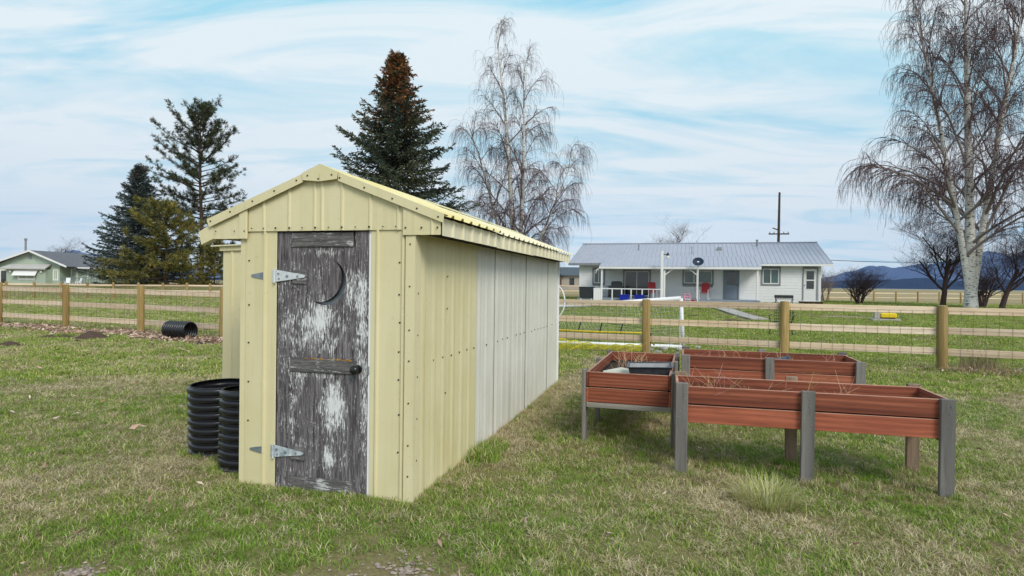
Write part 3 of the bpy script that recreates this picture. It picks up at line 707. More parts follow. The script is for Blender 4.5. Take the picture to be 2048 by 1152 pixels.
# ================================================================== RAISED BEDS
def raised_bed(loc, rz, L, Wd, label, hb=.436, ht=.738, posts_h=(.752, .765), seed=0, soil=.60):
    """x: long axis between end posts; y: front (0) to back (Wd). Posts outside the long boards, end boards between the long boards"""
    r = random.Random(seed); b = empty('raised_bed', loc, rz, label, 'planter')
    pw, pt = .098, .042; bt = .024; bh = (ht - hb - .011) / 2
    for yy, sgn, hh in ((0.0, -1, posts_h[0]), (Wd, 1, posts_h[1])):
        for xx in (0, L / 2, L):
            h = hh + r.uniform(-.006, .008); z0 = -.04; h += .022 * (xx == 0 and yy == 0 and seed == 1)
            p = MB().box((0, 0, 0), (pw, pt, h - z0), None, .004).build('leg', m_grey_t if (seed == 1 and yy > 0) else m_grey, b)
            p.location = (xx, yy, (h + z0) / 2); p.rotation_euler = (r.uniform(-.008, .008), r.uniform(-.008, .008), r.uniform(-.02, .02))
        yb = yy - sgn * (pt / 2 + bt / 2 + .001)
        for k in range(2):
            z = hb + bh / 2 + k * (bh + .011)
            p = MB().box((0, 0, 0), (L + pw * .96, bt, bh), None, .003).build('board', m_redw if k else m_redw_l, b)
            p.location = (L / 2, yb, z + r.uniform(-.002, .002)); p.rotation_euler = (0, r.uniform(-.002, .002), r.uniform(-.002, .002))
    y0 = pt / 2 + bt + .003; y1 = Wd - y0
    for xx in (-pw / 2 + bt / 2 + .002, L + pw / 2 - bt / 2 - .002):
        for k in range(2):
            z = hb + bh / 2 + k * (bh + .011)
            p = MB().box((0, 0, 0), (bt, y1 - y0, bh), None, .003).build('end_board', m_redw_y, b)
            p.location = (xx, (y0 + y1) / 2, z + r.uniform(-.002, .002))
        p = MB().box((0, 0, 0), (.038, y1 - y0 + .045, .048), None, .003).build('skirt_rail', m_greyy, b)
        p.location = (xx, (y0 + y1) / 2, hb - .0265)
    for yb in (y0 + .002, y1 - .002): MB().box2((-pw / 2 + .03, yb - .001, hb + .025), (L + pw / 2 - .03, yb + .001, hb + bh + .05)).build('gap_shade_strip', m_dark, b)  # near-black strips added so the gaps between long boards read as shade
    for xb in (-pw / 2 + bt + .005, L + pw / 2 - bt - .005): MB().box2((xb - .001, y0 + .006, hb + .025), (xb + .001, y1 - .006, hb + bh + .05)).build('gap_shade_strip', m_dark, b)  # same added shade strips behind the end board gaps
    nsl = 6
    for i in range(nsl):
        w_ = (y1 - y0) / nsl; p = MB().box((0, 0, 0), (L + pw - .06, w_ - .006, .018)).build('floor_slat', m_greyx, b); p.location = (L / 2, y0 + w_ * (i + .5), hb + .012)
    # nail heads on the legs
    nl = MB()
    for xx in (0, L / 2, L):
        for z in (ht - .045, ht - .10, hb + .05, hb + .10): nl.lathe([(0, 0), (.0045, 0), (.0045, .003), (0, .0032)], (xx + r.uniform(-.03, .03), -pt / 2, z), 6, M=Matrix(((1, 0, 0), (0, 0, -1), (0, 1, 0))))
    tag(nl.build('nail_heads', m_galv, b), kind='stuff')
    # soil, uneven
    nx, ny = 26, 10; V = []; F_ = []
    for i in range(nx + 1):
        for j in range(ny + 1):
            x = -pw / 2 + bt + .004 + (L + pw - 2 * bt - .008) * i / nx; y = y0 + .001 + (y1 - y0 - .002) * j / ny
            V.append((x, y, soil + .05 * (float(fbm(x * 3 + seed * 7, y * 3, .5)) - .5) + r.uniform(-.006, .006)))
    n0 = len(V); V += [(x, y, hb + .024) for x, y, z in V]
    q = lambda i, j: i * (ny + 1) + j
    for i in range(nx):
        for j in range(ny): F_.append((q(i, j), q(i + 1, j), q(i + 1, j + 1), q(i, j + 1)))
    so = MB(); so.v = V; so.f = F_
    so.build('soil', m_soil, b, True, fix=False)
    return b
A_loc = Vector((1.434, 5.030, 0)); A_rz = math.atan2(4.549 - 5.035, 3.307 - 1.434)
bedA = raised_bed(A_loc, A_rz, 1.935, .66, 'long red-stained raised bed with grey legs, nearest to the camera', seed=1, soil=.53)
B_rz = rad(73.5); B_w = .86
bedB = raised_bed(Vector((.742, 6.02, 0)) - Vector((-math.sin(B_rz), math.cos(B_rz), 0)) * (B_w), B_rz, 1.84, B_w, 'red-stained raised bed seen end-on, with a black tray lying inside', hb=.415, ht=.715, posts_h=(.735, .735), seed=2, soil=.565)
C_l = gnd(1372, 709, .75); C_r = gnd(1721, 724, .75)
bedC = raised_bed(Vector((C_l.x, C_l.y, 0)), math.atan2(C_r.y - C_l.y, C_r.x - C_l.x), (C_r - C_l).length, .82, 'long red-stained raised bed behind the nearest one', seed=3, soil=.53)
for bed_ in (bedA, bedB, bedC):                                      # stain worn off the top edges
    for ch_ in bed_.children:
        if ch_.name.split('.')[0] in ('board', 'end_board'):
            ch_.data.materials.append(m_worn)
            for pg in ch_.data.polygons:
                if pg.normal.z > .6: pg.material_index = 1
def bed_pt(bed, x, y, z):
    c, s = math.cos(bed.rotation_euler.z), math.sin(bed.rotation_euler.z)
    return Vector((bed.location.x + c * x - s * y, bed.location.y + s * x + c * y, z))
# black plastic tray: open box with flared walls and a rim
def open_tray(name, l, w, h, t, flare, mat, z0=0.0):
    m = MB(); ring = lambda a, b_, z: [(-a, -b_, z), (a, -b_, z), (a, b_, z), (-a, b_, z)]
    rows = [ring(l / 2 - flare, w / 2 - flare, 0), ring(l / 2, w / 2, h), ring(l / 2 + .012, w / 2 + .012, h), ring(l / 2 + .012, w / 2 + .012, h + .006), ring(l / 2 - t, w / 2 - t, h + .006), ring(l / 2 - flare - t, w / 2 - flare - t, t)]
    for rg in rows: m.v += rg
    m.f.append((3, 2, 1, 0))
    for k in range(len(rows) - 1):
        for i in range(4):
            j = (i + 1) % 4; m.f.append((k * 4 + i, k * 4 + j, k * 4 + 4 + j, k * 4 + 4 + i))
    b0 = (len(rows) - 1) * 4; m.f.append((b0, b0 + 1, b0 + 2, b0 + 3))
    return m
m_tray = simple('scuffed_black_tray', (.035, .037, .045), (.07, .075, .085), 14, .38, fine=.3)
ty = open_tray('tray', .44, .30, .13, .006, .03, m_tray).build('plant_tray', m_tray)
ty.location = bed_pt(bedB, .47, .25, .615); ty.rotation_euler = (rad(3), rad(-2), B_rz - rad(86)); tag(ty, 'black plastic plant tray lying in the end-on bed', 'tray')
inner_ = MB(); inner_.box2((-.178, -.108, .0065), (.178, .108, .012))
for s_ in (-1, 1):
    inner_.prism([(-.183, s_ * .110, .01), (.183, s_ * .110, .01), (.208, s_ * .138, .125), (-.208, s_ * .138, .125)], (0, 0, 0), (0, -s_ * .002, 0)); inner_.prism([(s_ * .182, -.11, .01), (s_ * .182, .11, .01), (s_ * .208, .136, .125), (s_ * .208, -.136, .125)], (0, 0, 0), (-s_ * .002, 0, 0))
inner_.build('tray_lining', simple('pale_dust', (.42, .43, .46), (.3, .31, .33), 9, .9), ty)
sf = MB(); sf.prism([(-.16, -.11, 0), (.15, -.12, 0), (.17, .02, 0), (.12, .12, 0), (-.13, .10, 0), (-.18, .01, 0)], (0, 0, 0), (0, 0, .05))
sf = sf.build('foam_block', simple('dirty_white_foam', (.62, .62, .54), (.46, .46, .38), 7, .9, bmp=.4)); sf.location = bed_pt(bedB, .62, .60, .588); sf.rotation_euler = (rad(8), rad(-5), .4)
tag(sf, 'dirty white foam slab beside the black tray in the end-on bed', 'foam block')
# dark drain pipe offcut in the rear bed
tp = MB(); Rm = Matrix.Rotation(rad(76), 3, 'Y')
tp.lathe([(.075, -.18), (.075, .155), (.086, .16), (.086, .18), (.068, .18), (.068, -.18), (.075, -.18)], (0, 0, 0), 24, M=Rm)
tp = tp.build('pipe_offcut', simple('slate_blue_plastic', (.05, .07, .10), (.07, .09, .13), 8, .4), None, True, angle=40)
tp.location = bed_pt(bedC, 1.05, .42, .625); tp.rotation_euler = (0, 0, bedC.rotation_euler.z); tag(tp, 'dark slate pipe offcut leaning inside the rear bed', 'pipe')
# ------------------------------------------------------------------ dry stalks
def stalks(name, pts, hmin, hmax, seed, label, lean=.5, col=((.42, .27, .17), (.55, .38, .24))):
    r = random.Random(seed); m = MB(); cols = []
    for p in pts:
        h = r.uniform(hmin, hmax); a = r.uniform(0, 6.28); ln = abs(r.gauss(0, lean)) * h
        P = [Vector(p), Vector(p) + Vector((math.cos(a) * ln * .3, math.sin(a) * ln * .3, h * .55)), Vector(p) + Vector((math.cos(a) * ln, math.sin(a) * ln, h))]
        n0 = len(m.v); m.tube(P, (.0028, .0022, .0012), 3, False)
        for _ in range(r.randint(1, 4)):
            t = r.uniform(.35, .95); q = P[0].lerp(P[2], t); a2 = r.uniform(0, 6.28); l2 = r.uniform(.04, .14)
            m.tube([q, q + Vector((math.cos(a2) * l2, math.sin(a2) * l2, l2 * r.uniform(.2, 1)))], (.0018, .001), 3, False)
        c = [x + (y - x) * r.random() for x, y in zip(*col)]; cols += [c] * (len(m.v) - n0)
    o = fast_mesh_poly(name, m, cols); tag(o, label, 'dry weeds', kind='stuff'); return o
def fast_mesh_poly(name, m, cols, mat=None, parent=None):
    o = m.build(name, mat or m_twig, parent, fix=False); me = o.data
    a = me.attributes.new('col', 'FLOAT_COLOR', 'POINT'); cc = np.ones((len(m.v), 4), np.float32); cc[:, :3] = np.array(cols); a.data.foreach_set('color', cc.ravel())
    return o
rs = random.Random(11)
stalks('dry_weed_stalks', [bed_pt(bedA, rs.triangular(.02, 1.6, .35), rs.uniform(.1, .55), .52) for _ in range(44)], .08, .36, 1, 'thin reddish dry weed stalks standing in the nearest bed', .6, ((.34, .17, .12), (.52, .33, .22)))
stalks('dry_weed_stalks', [bed_pt(bedC, rs.uniform(.1, 1.8), rs.uniform(.1, .7), .52) for _ in range(30)], .1, .44, 2, 'thin pale dry weed stalks standing in the rear bed', .6, ((.34, .17, .12), (.52, .36, .26)))
stalks('dry_weed_stalks', [bed_pt(bedB, rs.uniform(.9, 1.7), rs.uniform(.1, .7), .55) for _ in range(26)], .08, .32, 3, 'few dry weed stalks at the back of the end-on bed', .5)

# ================================================================== CULVERT PIPES
def culvert(R, H, pitch, open_both=True):
    """corrugated pipe: rounded rings outside, matching hollows inside"""
    m = MB(); out = []; n = int(round(H / pitch))
    for i in range(n):
        z = i * pitch
        for t, r in ((0.0, R - .022), (.10, R - .021), (.2, R - .004), (.32, R), (.68, R), (.8, R - .004), (.90, R - .021)): out.append((r, z + t * pitch))
    out.append((R - .022, H)); inn = [(r - .008, z) for r, z in out[::-1]]
    m.lathe(out + inn + [out[0]], (0, 0, 0), 40); return m
c1 = culvert(.268, .64, .071).build('culvert_pipe', m_pipe, None, True, angle=50); c1.location = (-2.665, 5.54, -.01); c1.rotation_euler = (rad(1.5), rad(-1), 0)
tag(c1, 'black corrugated culvert ring standing upright, left one of the pair beside the shed', 'pipe', 'upright culvert rings')
c2 = culvert(.262, .69, .069).build('culvert_pipe', m_pipe, None, True, angle=50); c2.location = (-2.205, 5.12, -.03); c2.rotation_euler = (rad(-1), rad(1.5), 1)
tag(c2, 'black corrugated culvert ring standing half hidden behind the shed corner', 'pipe', 'upright culvert rings')
pL = on_ground(352, 681)
c3 = culvert(.225, .74, .074).build('culvert_pipe', m_pipe, None, True, angle=50)
dv = Vector((.93, -.37, .0)).normalized(); c3.rotation_euler = dv.to_track_quat('Z', 'Y').to_euler(); c3.location = Vector((pL.x - .27, pL.y + .42, pL.z + .222)) - dv * .20
tag(c3, 'black corrugated culvert pipe lying on its side by the left fence', 'pipe')

# ================================================================== FENCES
def fence(name, pts, label, post_h=1.28, pr=.088, rails=(1.08, .68, .28), rh=.135, rt=.038, wire=.19, side=1, seed=0, wire_r=.0024, nside=14):
    """round posts at pts; plank rails from post to post on the far side; wire mesh on the rails"""
    r = random.Random(seed); p0 = Vector((pts[0][0], pts[0][1], gh(*pts[0]))); root = empty(name, p0, 0, label, 'fence')
    W3 = [Vector((x, y, gh(x, y))) - p0 for x, y in pts]
    pm_ = MB(); pm_.lathe([(.001, -.25), (pr, -.25), (pr * 1.01, .3), (pr * .98, post_h - .012), (pr * .9, post_h)], (0, 0, 0), nside); pm_ = pm_.build('post', m_post, root, True, angle=50)
    cp = MB(); cp.lathe([(pr * .9, post_h), (pr * .5, post_h + .004), (.001, post_h + .006)], (0, 0, 0), nside); cp = cp.build('post_top', m_postend, pm_, False)
    first = True
    for w in W3:
        q = pm_ if first else copy_obj(pm_, root)
        first = False; q.location = w; q.scale = (r.uniform(.92, 1.06), r.uniform(.92, 1.06), r.uniform(.985, 1.02)); q.rotation_euler = (r.uniform(-.012, .012), r.uniform(-.012, .012), r.uniform(0, 6))
    for a, b in zip(W3[:-1], W3[1:]):
        d = b - a; ln = d.length; dn = d.normalized(); nrm = Vector((-d.y, d.x, 0)).normalized() * side
        for h in rails:
            o = MB().box((0, 0, 0), (ln - .004, rt, rh), None, .004).build('rail', m_rail, root)
            o.location = (a + b) / 2 + Vector((0, 0, h + r.uniform(-.012, .012))) + nrm * (pr * .45 + rt / 2)
            o.rotation_euler = (0, -math.asin(d.z / ln) + r.uniform(-.003, .003), math.atan2(d.y, d.x))
    if wire:
        m = MB()
        for a, b in zip(W3[:-1], W3[1:]):
            d = b - a; ln = d.length; nrm = Vector((-d.y, d.x, 0)).normalized() * side; off = nrm * (pr * .45 - .006)
            nv = int(ln / wire)
            for i in range(nv):
                q = a + d * ((i + .5) / nv) + off; m.tube([q + Vector((r.uniform(-.006, .006), 0, .06)), q + Vector((r.uniform(-.01, .01), 0, .6)), q + Vector((0, 0, 1.16))], wire_r, 3, False)
            for z in (.06, .17, .34, .55, .78, .97, 1.155):
                m.tube([a + off + Vector((0, 0, z)), (a + b) / 2 + off + Vector((0, 0, z - r.uniform(0, .012))), b + off + Vector((0, 0, z))], wire_r * .8, 3, False)
        tag(m.build('wire_mesh', m_wire, root, fix=False), kind='stuff')
    return root
# right-hand run: posts found from their feet, then carried on in both directions
P3 = on_ground(1884, 742); P3 = Vector((P3.x, P3.y)); P2 = Vector((5.68, 12.50)); P1 = Vector((3.02, 13.45))
dR = (P3 - P1) / 2
ptsR = [(P1 - dR * 1.25).to_tuple()] + [tuple(P1), tuple(P2), tuple(P3)] + [tuple(P3 + Vector((2.65, -.98)) * k) for k in (1, 2, 3)]
fence('rail_fence', ptsR, 'round-post rail fence with wire mesh behind the raised beds', rails=(1.165, .765, .365), seed=1)
zl = lambda X: 15.0 - .41 * (X + 7.26)
ptsL = [(X, zl(X)) for X in (-21.6, -18.7, -15.75, -12.8, -9.92, -7.19)] + [(-4.3, 14.2)]
fence('rail_fence', ptsL, 'round-post rail fence with wire mesh left of the shed', rails=(1.10, .70, .285), seed=2)
# farther paddock fences
fl = []
for px in (-170, -112, -53, 5, 68, 125, 182, 239, 289, 335, 378, 420, 460, 500):
    t = (px - 68) / (420 - 68); p = on_ground(px, 596.5 + (px - 68) * .0015); fl.append((p.x, p.y))
fa = Vector(fl[4]); fb = Vector(fl[11])
fence('paddock_fence', [(fa.lerp(fb, (k - 4) / 7.0)).to_tuple() for k in range(0, 17)], 'far paddock fence in front of the green house', post_h=1.25, rails=(1.05, .6), wire=0, seed=3, nside=8, rh=.12)
fr0 = on_ground(1657, 604.5); fr1 = on_ground(1898, 606.5); fa = Vector((fr0.x, fr0.y)); fb = Vector((fr1.x, fr1.y)); fb = fa + (fb - fa).normalized() * 2.75 * 5
fence('paddock_fence', [(fa + (fb - fa) * (k / 5.0)).to_tuple() for k in range(-12, 12)], 'far paddock fence below the mountain, right of the white house', post_h=1.25, rails=(1.05, .55), wire=0, seed=4, nside=8, rh=.11)

# ================================================================== THE WHITE HOUSE
HA = rad(-17); HO = Vector((5.02, 44.73, .47))
house = empty('white_house', HO, HA, 'long white ranch house with a grey metal roof and a front porch', 'house')
def H2W(x, y, z):
    return Vector((HO.x + math.cos(HA) * x - math.sin(HA) * y, HO.y + math.sin(HA) * x + math.cos(HA) * y, HO.z + z))
HW, HD, WH = 16.19, 10.0, 2.56
def lap_wall(x0, x1, z0, z1, holes, course=.19, y=0.0):
    """lapped boards with openings left out; each board leans out at its lower edge"""
    m = MB(); z = z0
    xs_all = sorted(set([x0, x1] + [h[0] for h in holes] + [h[1] for h in holes]))
    zs = [z0]
    while zs[-1] + course < z1: zs.append(zs[-1] + course)
    zs.append(z1)
    for a, b in zip(zs[:-1], zs[1:]):
        cuts = [h for h in holes if h[2] < b - .01 and h[3] > a + .01]; segs = [(x0, x1)]
        for h in cuts:
            ns = []
            for s0, s1 in segs:
                if h[1] <= s0 or h[0] >= s1: ns.append((s0, s1)); continue
                if h[0] > s0: ns.append((s0, h[0]))
                if h[1] < s1: ns.append((h[1], s1))
            segs = ns
        for s0, s1 in segs: m.prism([(s0, y - .022, a), (s0, y + .01, a), (s0, y + .01, b), (s0, y - .004, b)], (0, 0, 0), (s1 - s0, 0, 0))
    return m
win = {'w1': (.95, 1.89, 1.11, 2.32), 'sl': (3.2, 5.17, .22, 2.24), 'w2': (7.35, 9.45, 1.18, 2.29), 'd': (10.08, 11.13, .22, 2.30), 'w3': (12.51, 13.75, 1.20, 2.45), 'wd': (15.09, 16.05, .25, 2.42)}
holes = [(a + .04, b - .04, c + .02, d - .02) for a, b, c, d in win.values()]
lap_wall(0, HW, -.3, WH, holes).build('front_wall', m_white, house)
MB().box2((.02, .25, -.3), (HW - .02, HD, WH)).build('wall_core', m_white, house)
m_ = MB()
for xx in (-.03, HW - .09): m_.box2((xx, -.03, -.3), (xx + .12, .09, WH))
m_.build('corner_board', m_trim, house)
def window(key, mull, frame=m_greyT, sash=m_trim, gl=None, parent=house, y=0.0, dims=None, name='window'):
    a, b, c, d = dims or win[key]; f = MB(); t = .11
    f.box2((a, y - .045, c), (a + t, y + .02, d)); f.box2((b - t, y - .045, c), (b, y + .02, d)); f.box2((a + t, y - .045, d - t), (b - t, y + .02, d)); f.box2((a + t, y - .055, c), (b - t, y + .02, c + t))
    f = f.build(name, frame, parent); a += t; b -= t; c += t; d -= t; s = MB(); t2 = .055
    s.box2((a, y - .03, c), (a + t2, y + .04, d)); s.box2((b - t2, y - .03, c), (b, y + .04, d)); s.box2((a + t2, y - .03, d - t2), (b - t2, y + .04, d)); s.box2((a + t2, y - .03, c), (b - t2, y + .04, c + t2))
    cuts = [a] + [a + (b - a) * k for k in mull] + [b]
    for k in cuts[1:-1]: s.box2((k - t2 / 2, y - .032, c + t2), (k + t2 / 2, y + .04, d - t2))
    s.build('sash', sash, f)
    for p, q in zip(cuts[:-1], cuts[1:]): MB().box2((p + .02, y + .02, c + .02), (q - .02, y + .03, d - .02)).build('pane', gl or m_glass, f)
    return f
window('w1', [.5]); window('sl', [.5], gl=m_glassd); window('w2', [.36]); window('w3', [.5])
# grey-blue door, white storm door
def house_door(key, leaf, fr, glz, name, knob_left):
    a, b, c, d = win[key]; f = MB(); t = .08
    f.box2((a, -.05, c), (a + t, .02, d)); f.box2((b - t, -.05, c), (b, .02, d)); f.box2((a + t, -.05, d - t), (b - t, .02, d)); dr = f.build(name, fr, house)
    MB().box2((a + t, .0, c), (b - t, .05, d - t)).build('door_leaf', leaf, dr)
    for z0, z1 in glz:
        MB().box2((a + t + .17, -.012, z0), (b - t - .17, .0, z1)).build('pane', m_glassd, dr)
        s = MB(); x0, x1 = a + t + .13, b - t - .13
        s.box2((x0, -.02, z0 - .04), (x1, -.001, z0)); s.box2((x0, -.02, z1), (x1, -.001, z1 + .04)); s.build('glazing_bead', leaf, dr)
    k = MB(); kx = a + t + .06 if knob_left else b - t - .06; k.lathe([(0, 0), (.035, 0), (.02, .02), (.03, .05), (0, .07)], (kx, 0, c + 1.0), 10, M=Matrix(((1, 0, 0), (0, 0, -1), (0, 1, 0)))); k.build('door_knob', m_black, dr)
    return dr
house_door('d', m_blued, m_greyT, [(1.2, 2.05)], 'entry_door', False)
house_door('wd', m_trim, m_greyT, [(1.0, 1.55), (1.62, 2.2)], 'storm_door', True)
# roof: main slopes with standing ribs, porch roof at a flatter pitch
RZ, RY, EZ = 4.46, 5.3, 2.68
def ribroof(name, x0, x1, ya, za, yb, zb, pitch=.30, th=.05):
    sl = Vector((0, yb - ya, zb - za)); ln = sl.length; e = sl.normalized(); nr = Vector((0, -e.z, e.y)); nr = nr if nr.z > 0 else -nr
    p = rib_profile(x0, x1, rib_list(x0, x1, pitch), w=.06, h=.03, top=.025)
    return ribbed(p, Vector((0, ya, za)), (1, 0, 0), e, nr, 0, ln, th).build(name, m_roofM, house)
ribroof('roof', -.75, 16.85, RY, RZ, -.5, EZ)
ribroof('roof', -.75, 16.85, RY, RZ, HD + .6, EZ)
MB().box2((-.78, RY - .14, RZ - .02), (16.88, RY + .14, RZ + .055), .02).build('ridge_cap', m_roofM, house)
ribroof('porch_roof', 1.78, 12.32, 1.0, EZ + (1.5 / 5.8) * (RZ - EZ) + .07, -2.25, 2.40)
MB().box2((-.76, -.53, EZ - .17), (1.9, -.50, EZ - .03)).build('fascia', m_greyT, house)
MB().box2((12.3, -.53, EZ - .17), (16.86, -.50, EZ - .03)).build('fascia', m_trim, house)
MB().box2((1.78, -2.28, 2.23), (12.32, -2.24, 2.375)).build('porch_fascia', m_trim, house)
MB().box2((1.8, -2.2, 2.22), (12.3, -.03, 2.235)).build('porch_ceiling', m_trim, house)
MB().box2((-.7, -.49, EZ - .16), (1.78, -.03, EZ - .145)).build('soffit', m_white, house)
MB().box2((12.32, -.49, EZ - .16), (16.8, -.03, EZ - .145)).build('soffit', m_white, house)
m_ = MB()
for xx in (-.0, HW): m_.prism([(xx, .02, WH), (xx, HD, WH), (xx, RY, RZ - .12)], (-.02 if xx == 0 else 0, 0, 0), (.0 if xx == 0 else .02, 0, 0))
m_.build('gable_wall', m_white, house)
for (x, y, w, d, h, nm) in ((4.0, 3.2, .09, .09, .42, 'vent_pipe'), (7.95, 1.9, .05, .05, .55, 'vent_pipe'), (9.9, 3.1, .42, .3, .22, 'roof_vent'), (12.6, 4.2, .13, .13, .5, 'vent_pipe')):
    zr = RZ - (RY - y) / 5.8 * (RZ - EZ)
    v_ = MB()
    if nm == 'roof_vent': v_.prism([(x - w / 2, y - d / 2, zr - .12), (x + w / 2, y - d / 2, zr - .12), (x + w / 2 - .05, y - d / 2 + .04, zr + h), (x - w / 2 + .05, y - d / 2 + .04, zr + h)], (0, 0, 0), (0, d, 0))
    else: v_.lathe([(w / 2, -.15), (w / 2, h - .06), (w * .8, h - .05), (w * .8, h), (.001, h)], (x, y, zr), 12)
    v_.build(nm, m_greyT, house)
# porch: deck, posts, railing, step
MB().box2((1.85, -2.1, -.3), (12.3, -.03, .20), .01).build('porch_deck', m_deckb, house)
for xx in (1.96, 6.22, 8.37, 12.11):
    pp_ = MB(); pp_.box2((xx - .06, -2.15, .2), (xx + .06, -2.03, 2.23), .008); pp_.build('porch_post', m_trim, house)
br = MB()
for xx, sg in ((6.3, 1), (8.29, -1)): br.box((xx + sg * .2, -2.09, 2.02), (.62, .06, .07), Matrix.Rotation(-sg * rad(38), 3, 'Y'))
br.build('post_brace', m_trim, house)
MB().box2((.45, -2.13, .80), (6.2, -2.05, .87), .01).build('railing_top', m_trim, house)
for xx in (.5, 1.25, 2.7, 3.35, 4.0, 4.75, 5.5): MB().box2((xx - .04, -2.12, .0), (xx + .04, -2.06, .80), .005).build('railing_post', m_trim, house)
MB().box2((.25, -2.1, -.3), (1.84, -.03, .16)).build('porch_deck', m_deckb, house)
gt = MB(); gt.tube([(1.75, -2.28, 2.22), (1.60, -2.25, 2.1), (1.56, -2.2, 1.98), (1.50, -1.9, 1.9)], .05, 8); gt.build('downspout_elbow', m_trim, house)
# ------------------------------------------------------------------ things on and around the porch
def put(o, x, y, z, rz=0.0): o.location = H2W(x, y, z); o.rotation_euler = (0, 0, HA + rz); return o
def metal_chair(label):
    e = empty('patio_chair', (0, 0, 0), 0, label, 'chair'); m = MB()
    m.box((0, 0, .42), (.52, .48, .04), None, .015); m.build('seat', m_red, e)
    b = MB()
    for i in range(7): b.box((-.24 + .08 * i, .27, .80), (.062, .03, .72 - .02 * abs(i - 3)), Matrix.Rotation(rad(-10), 3, 'X'), .01)
    b.box((0, .27, .80), (.50, .018, .62), Matrix.Rotation(rad(-10), 3, 'X')); b.build('backrest', m_red, e)
    for s in (-1, 1):
        f = MB(); f.tube([(s * .29, -.3, .02), (s * .29, .28, .02), (s * .29, .32, .06)], .018, 8); f.tube([(s * .29, -.26, .02), (s * .29, -.26, .62), (s * .29, -.2, .66), (s * .29, .22, .68)], .018, 8); f.build('frame', m_trim, e)
        a = MB(); a.box((s * .29, -.02, .69), (.06, .42, .025), None, .01); a.build('armrest', m_red, e)
    return e
put(metal_chair('red metal patio chair behind the porch railing'), 5.35, -1.1, .20, .2)
put(metal_chair('red metal patio chair under the wide window beside the dish pole'), 8.85, -1.0, .20, -.25)
def tote(label, x):
    e = open_tray('t', .64, .46, .42, .01, .05, m_blue).build('storage_tote', m_blue); tag(e, label, 'storage tote', 'blue totes at the porch'); put(e, x, -2.55, -.02)
    l = MB(); l.box2((-.345, -.25, .426), (.345, .25, .456), .012); l.box2((-.30, -.21, .456), (.30, .21, .478), .01); l.build('lid', m_blue, e)
    for s in (-1, 1): MB().box2((s * .345 - .02, -.08, .36), (s * .345 + .02, .08, .43), .008).build('handle', m_blue, e)
tote('blue lidded storage tote in front of the porch railing, nearer the grill', 3.60); tote('blue lidded storage tote in front of the porch railing, nearer the red chair', 4.62)
gl = empty('barbecue_grill', (0, 0, 0), 0, 'black covered barbecue grill behind the porch railing', 'grill'); put(gl, 2.85, -1.1, .2)
g = MB(); g.prism([(-.55, -.3, .0), (.55, -.3, .0), (.50, -.3, .85), (-.50, -.3, .85)], (0, 0, 0), (0, .6, 0)); g.build('body', m_bblk, gl)
g = MB(); g.prism([(-.32, -.3, .85), (-.33, -.3, 1.05), (-.25, -.3, 1.16), (.28, -.3, 1.18), (.40, -.3, 1.05), (.41, -.3, .85)], (0, 0, 0), (0, .55, 0)); g.build('lid', m_bblk, gl)
for s in (-1, 1): MB().box2((s * .62 - .14, -.24, .78), (s * .62 + .14, .24, .83), .01).build('side_shelf', m_bblk, gl)
for s in (-.45, .45):
    w_ = MB(); w_.lathe([(.001, -.02), (.09, -.02), (.09, .02), (.001, .02)], (s, -.32, .09), 14, M=Matrix(((1, 0, 0), (0, 0, 1), (0, -1, 0)))); w_.build('wheel', m_black, gl)
bx_ = empty('deck_box', (0, 0, 0), 0, 'dark square deck box at the left end of the porch', 'box'); put(bx_, .88, -1.85, .16)
g = MB(); g.prism([(-.48, -.3, 0), (.48, -.3, 0), (.51, -.3, .72), (-.51, -.3, .72)], (0, 0, 0), (0, .6, 0)); g.build('body', m_bblk, bx_)
g = MB(); g.box2((-.53, -.33, .72), (.53, .33, .79), .02); g.build('lid', m_bblk, bx_)
pb_ = MB()
for i in range(5): pb_.box2((-.30 + .122 * i, -.02, 0), (-.19 + .122 * i, .02, .82), .006)
for z in (.15, .65): pb_.box2((-.3, .021, z), (.31, .045, z + .08))
pb_ = pb_.build('slatted_screen', m_trim); put(pb_, 1.72, -2.22, -.02, .1); tag(pb_, 'white slatted screen leaning on the porch rail', 'screen')
# pole lamp and dish
pl = empty('yard_lamp', H2W(6.1, -3.0, -.05), HA, 'tall white yard-lamp post in front of the porch', 'lamp')
MB().box2((-.085, -.085, -.2), (.085, .085, 3.45), .012).build('post', m_trim, pl)
l_ = MB(); l_.tube([(.05, 0, 3.2), (.2, 0, 3.22), (.3, 0, 3.2)], .025, 8); l_.build('arm', m_black, pl)
l_ = MB(); l_.lathe([(.03, .22), (.07, .2), (.09, .1), (.11, .02), (.001, .02)], (.36, 0, 3.12), 14); l_.build('lamp_head', m_black, pl, True, angle=40)
l_ = MB(); l_.lathe([(.10, .02), (.12, -.06), (.09, -.16), (.001, -.18)], (.36, 0, 3.12), 14); l_.build('lens', m_trim, pl, True, angle=40)
ds = empty('satellite_dish', H2W(8.39, -2.75, -.05), HA, 'dark satellite dish on a thin pole at the porch', 'satellite dish')
MB().tube([(0, 0, -.2), (0, 0, 2.55)], .035, 8).build('mast', m_trim, ds)
dsh = MB(); prof = [(.001, 0)] + [(.36 * t, .085 * t * t) for t in (.2, .4, .6, .8, 1.0)]; prof += [(r, z + .008) for r, z in prof[::-1]]
Rd = Matrix.Rotation(rad(62), 3, 'X'); dsh.lathe(prof, (0, -.02, 2.72), 26, M=Matrix.Diagonal((1, 1, 1)).to_3x3() @ Rd @ Matrix.Diagonal((1, .86, 1)).to_3x3())
dsh.build('dish', simple('slate_dish', (.022, .038, .075), (.018, .03, .06), 6, .6, spec=.2), ds, True, angle=50)
a_ = MB(); a_.tube([(0, -.05, 2.42), (0, -.34, 2.58), (0, -.42, 2.70)], .014, 6); a_.build('feed_arm', m_greyT, ds)
MB().box((0, -.42, 2.73), (.14, .09, .08), None, .015).build('receiver', m_trim, ds)
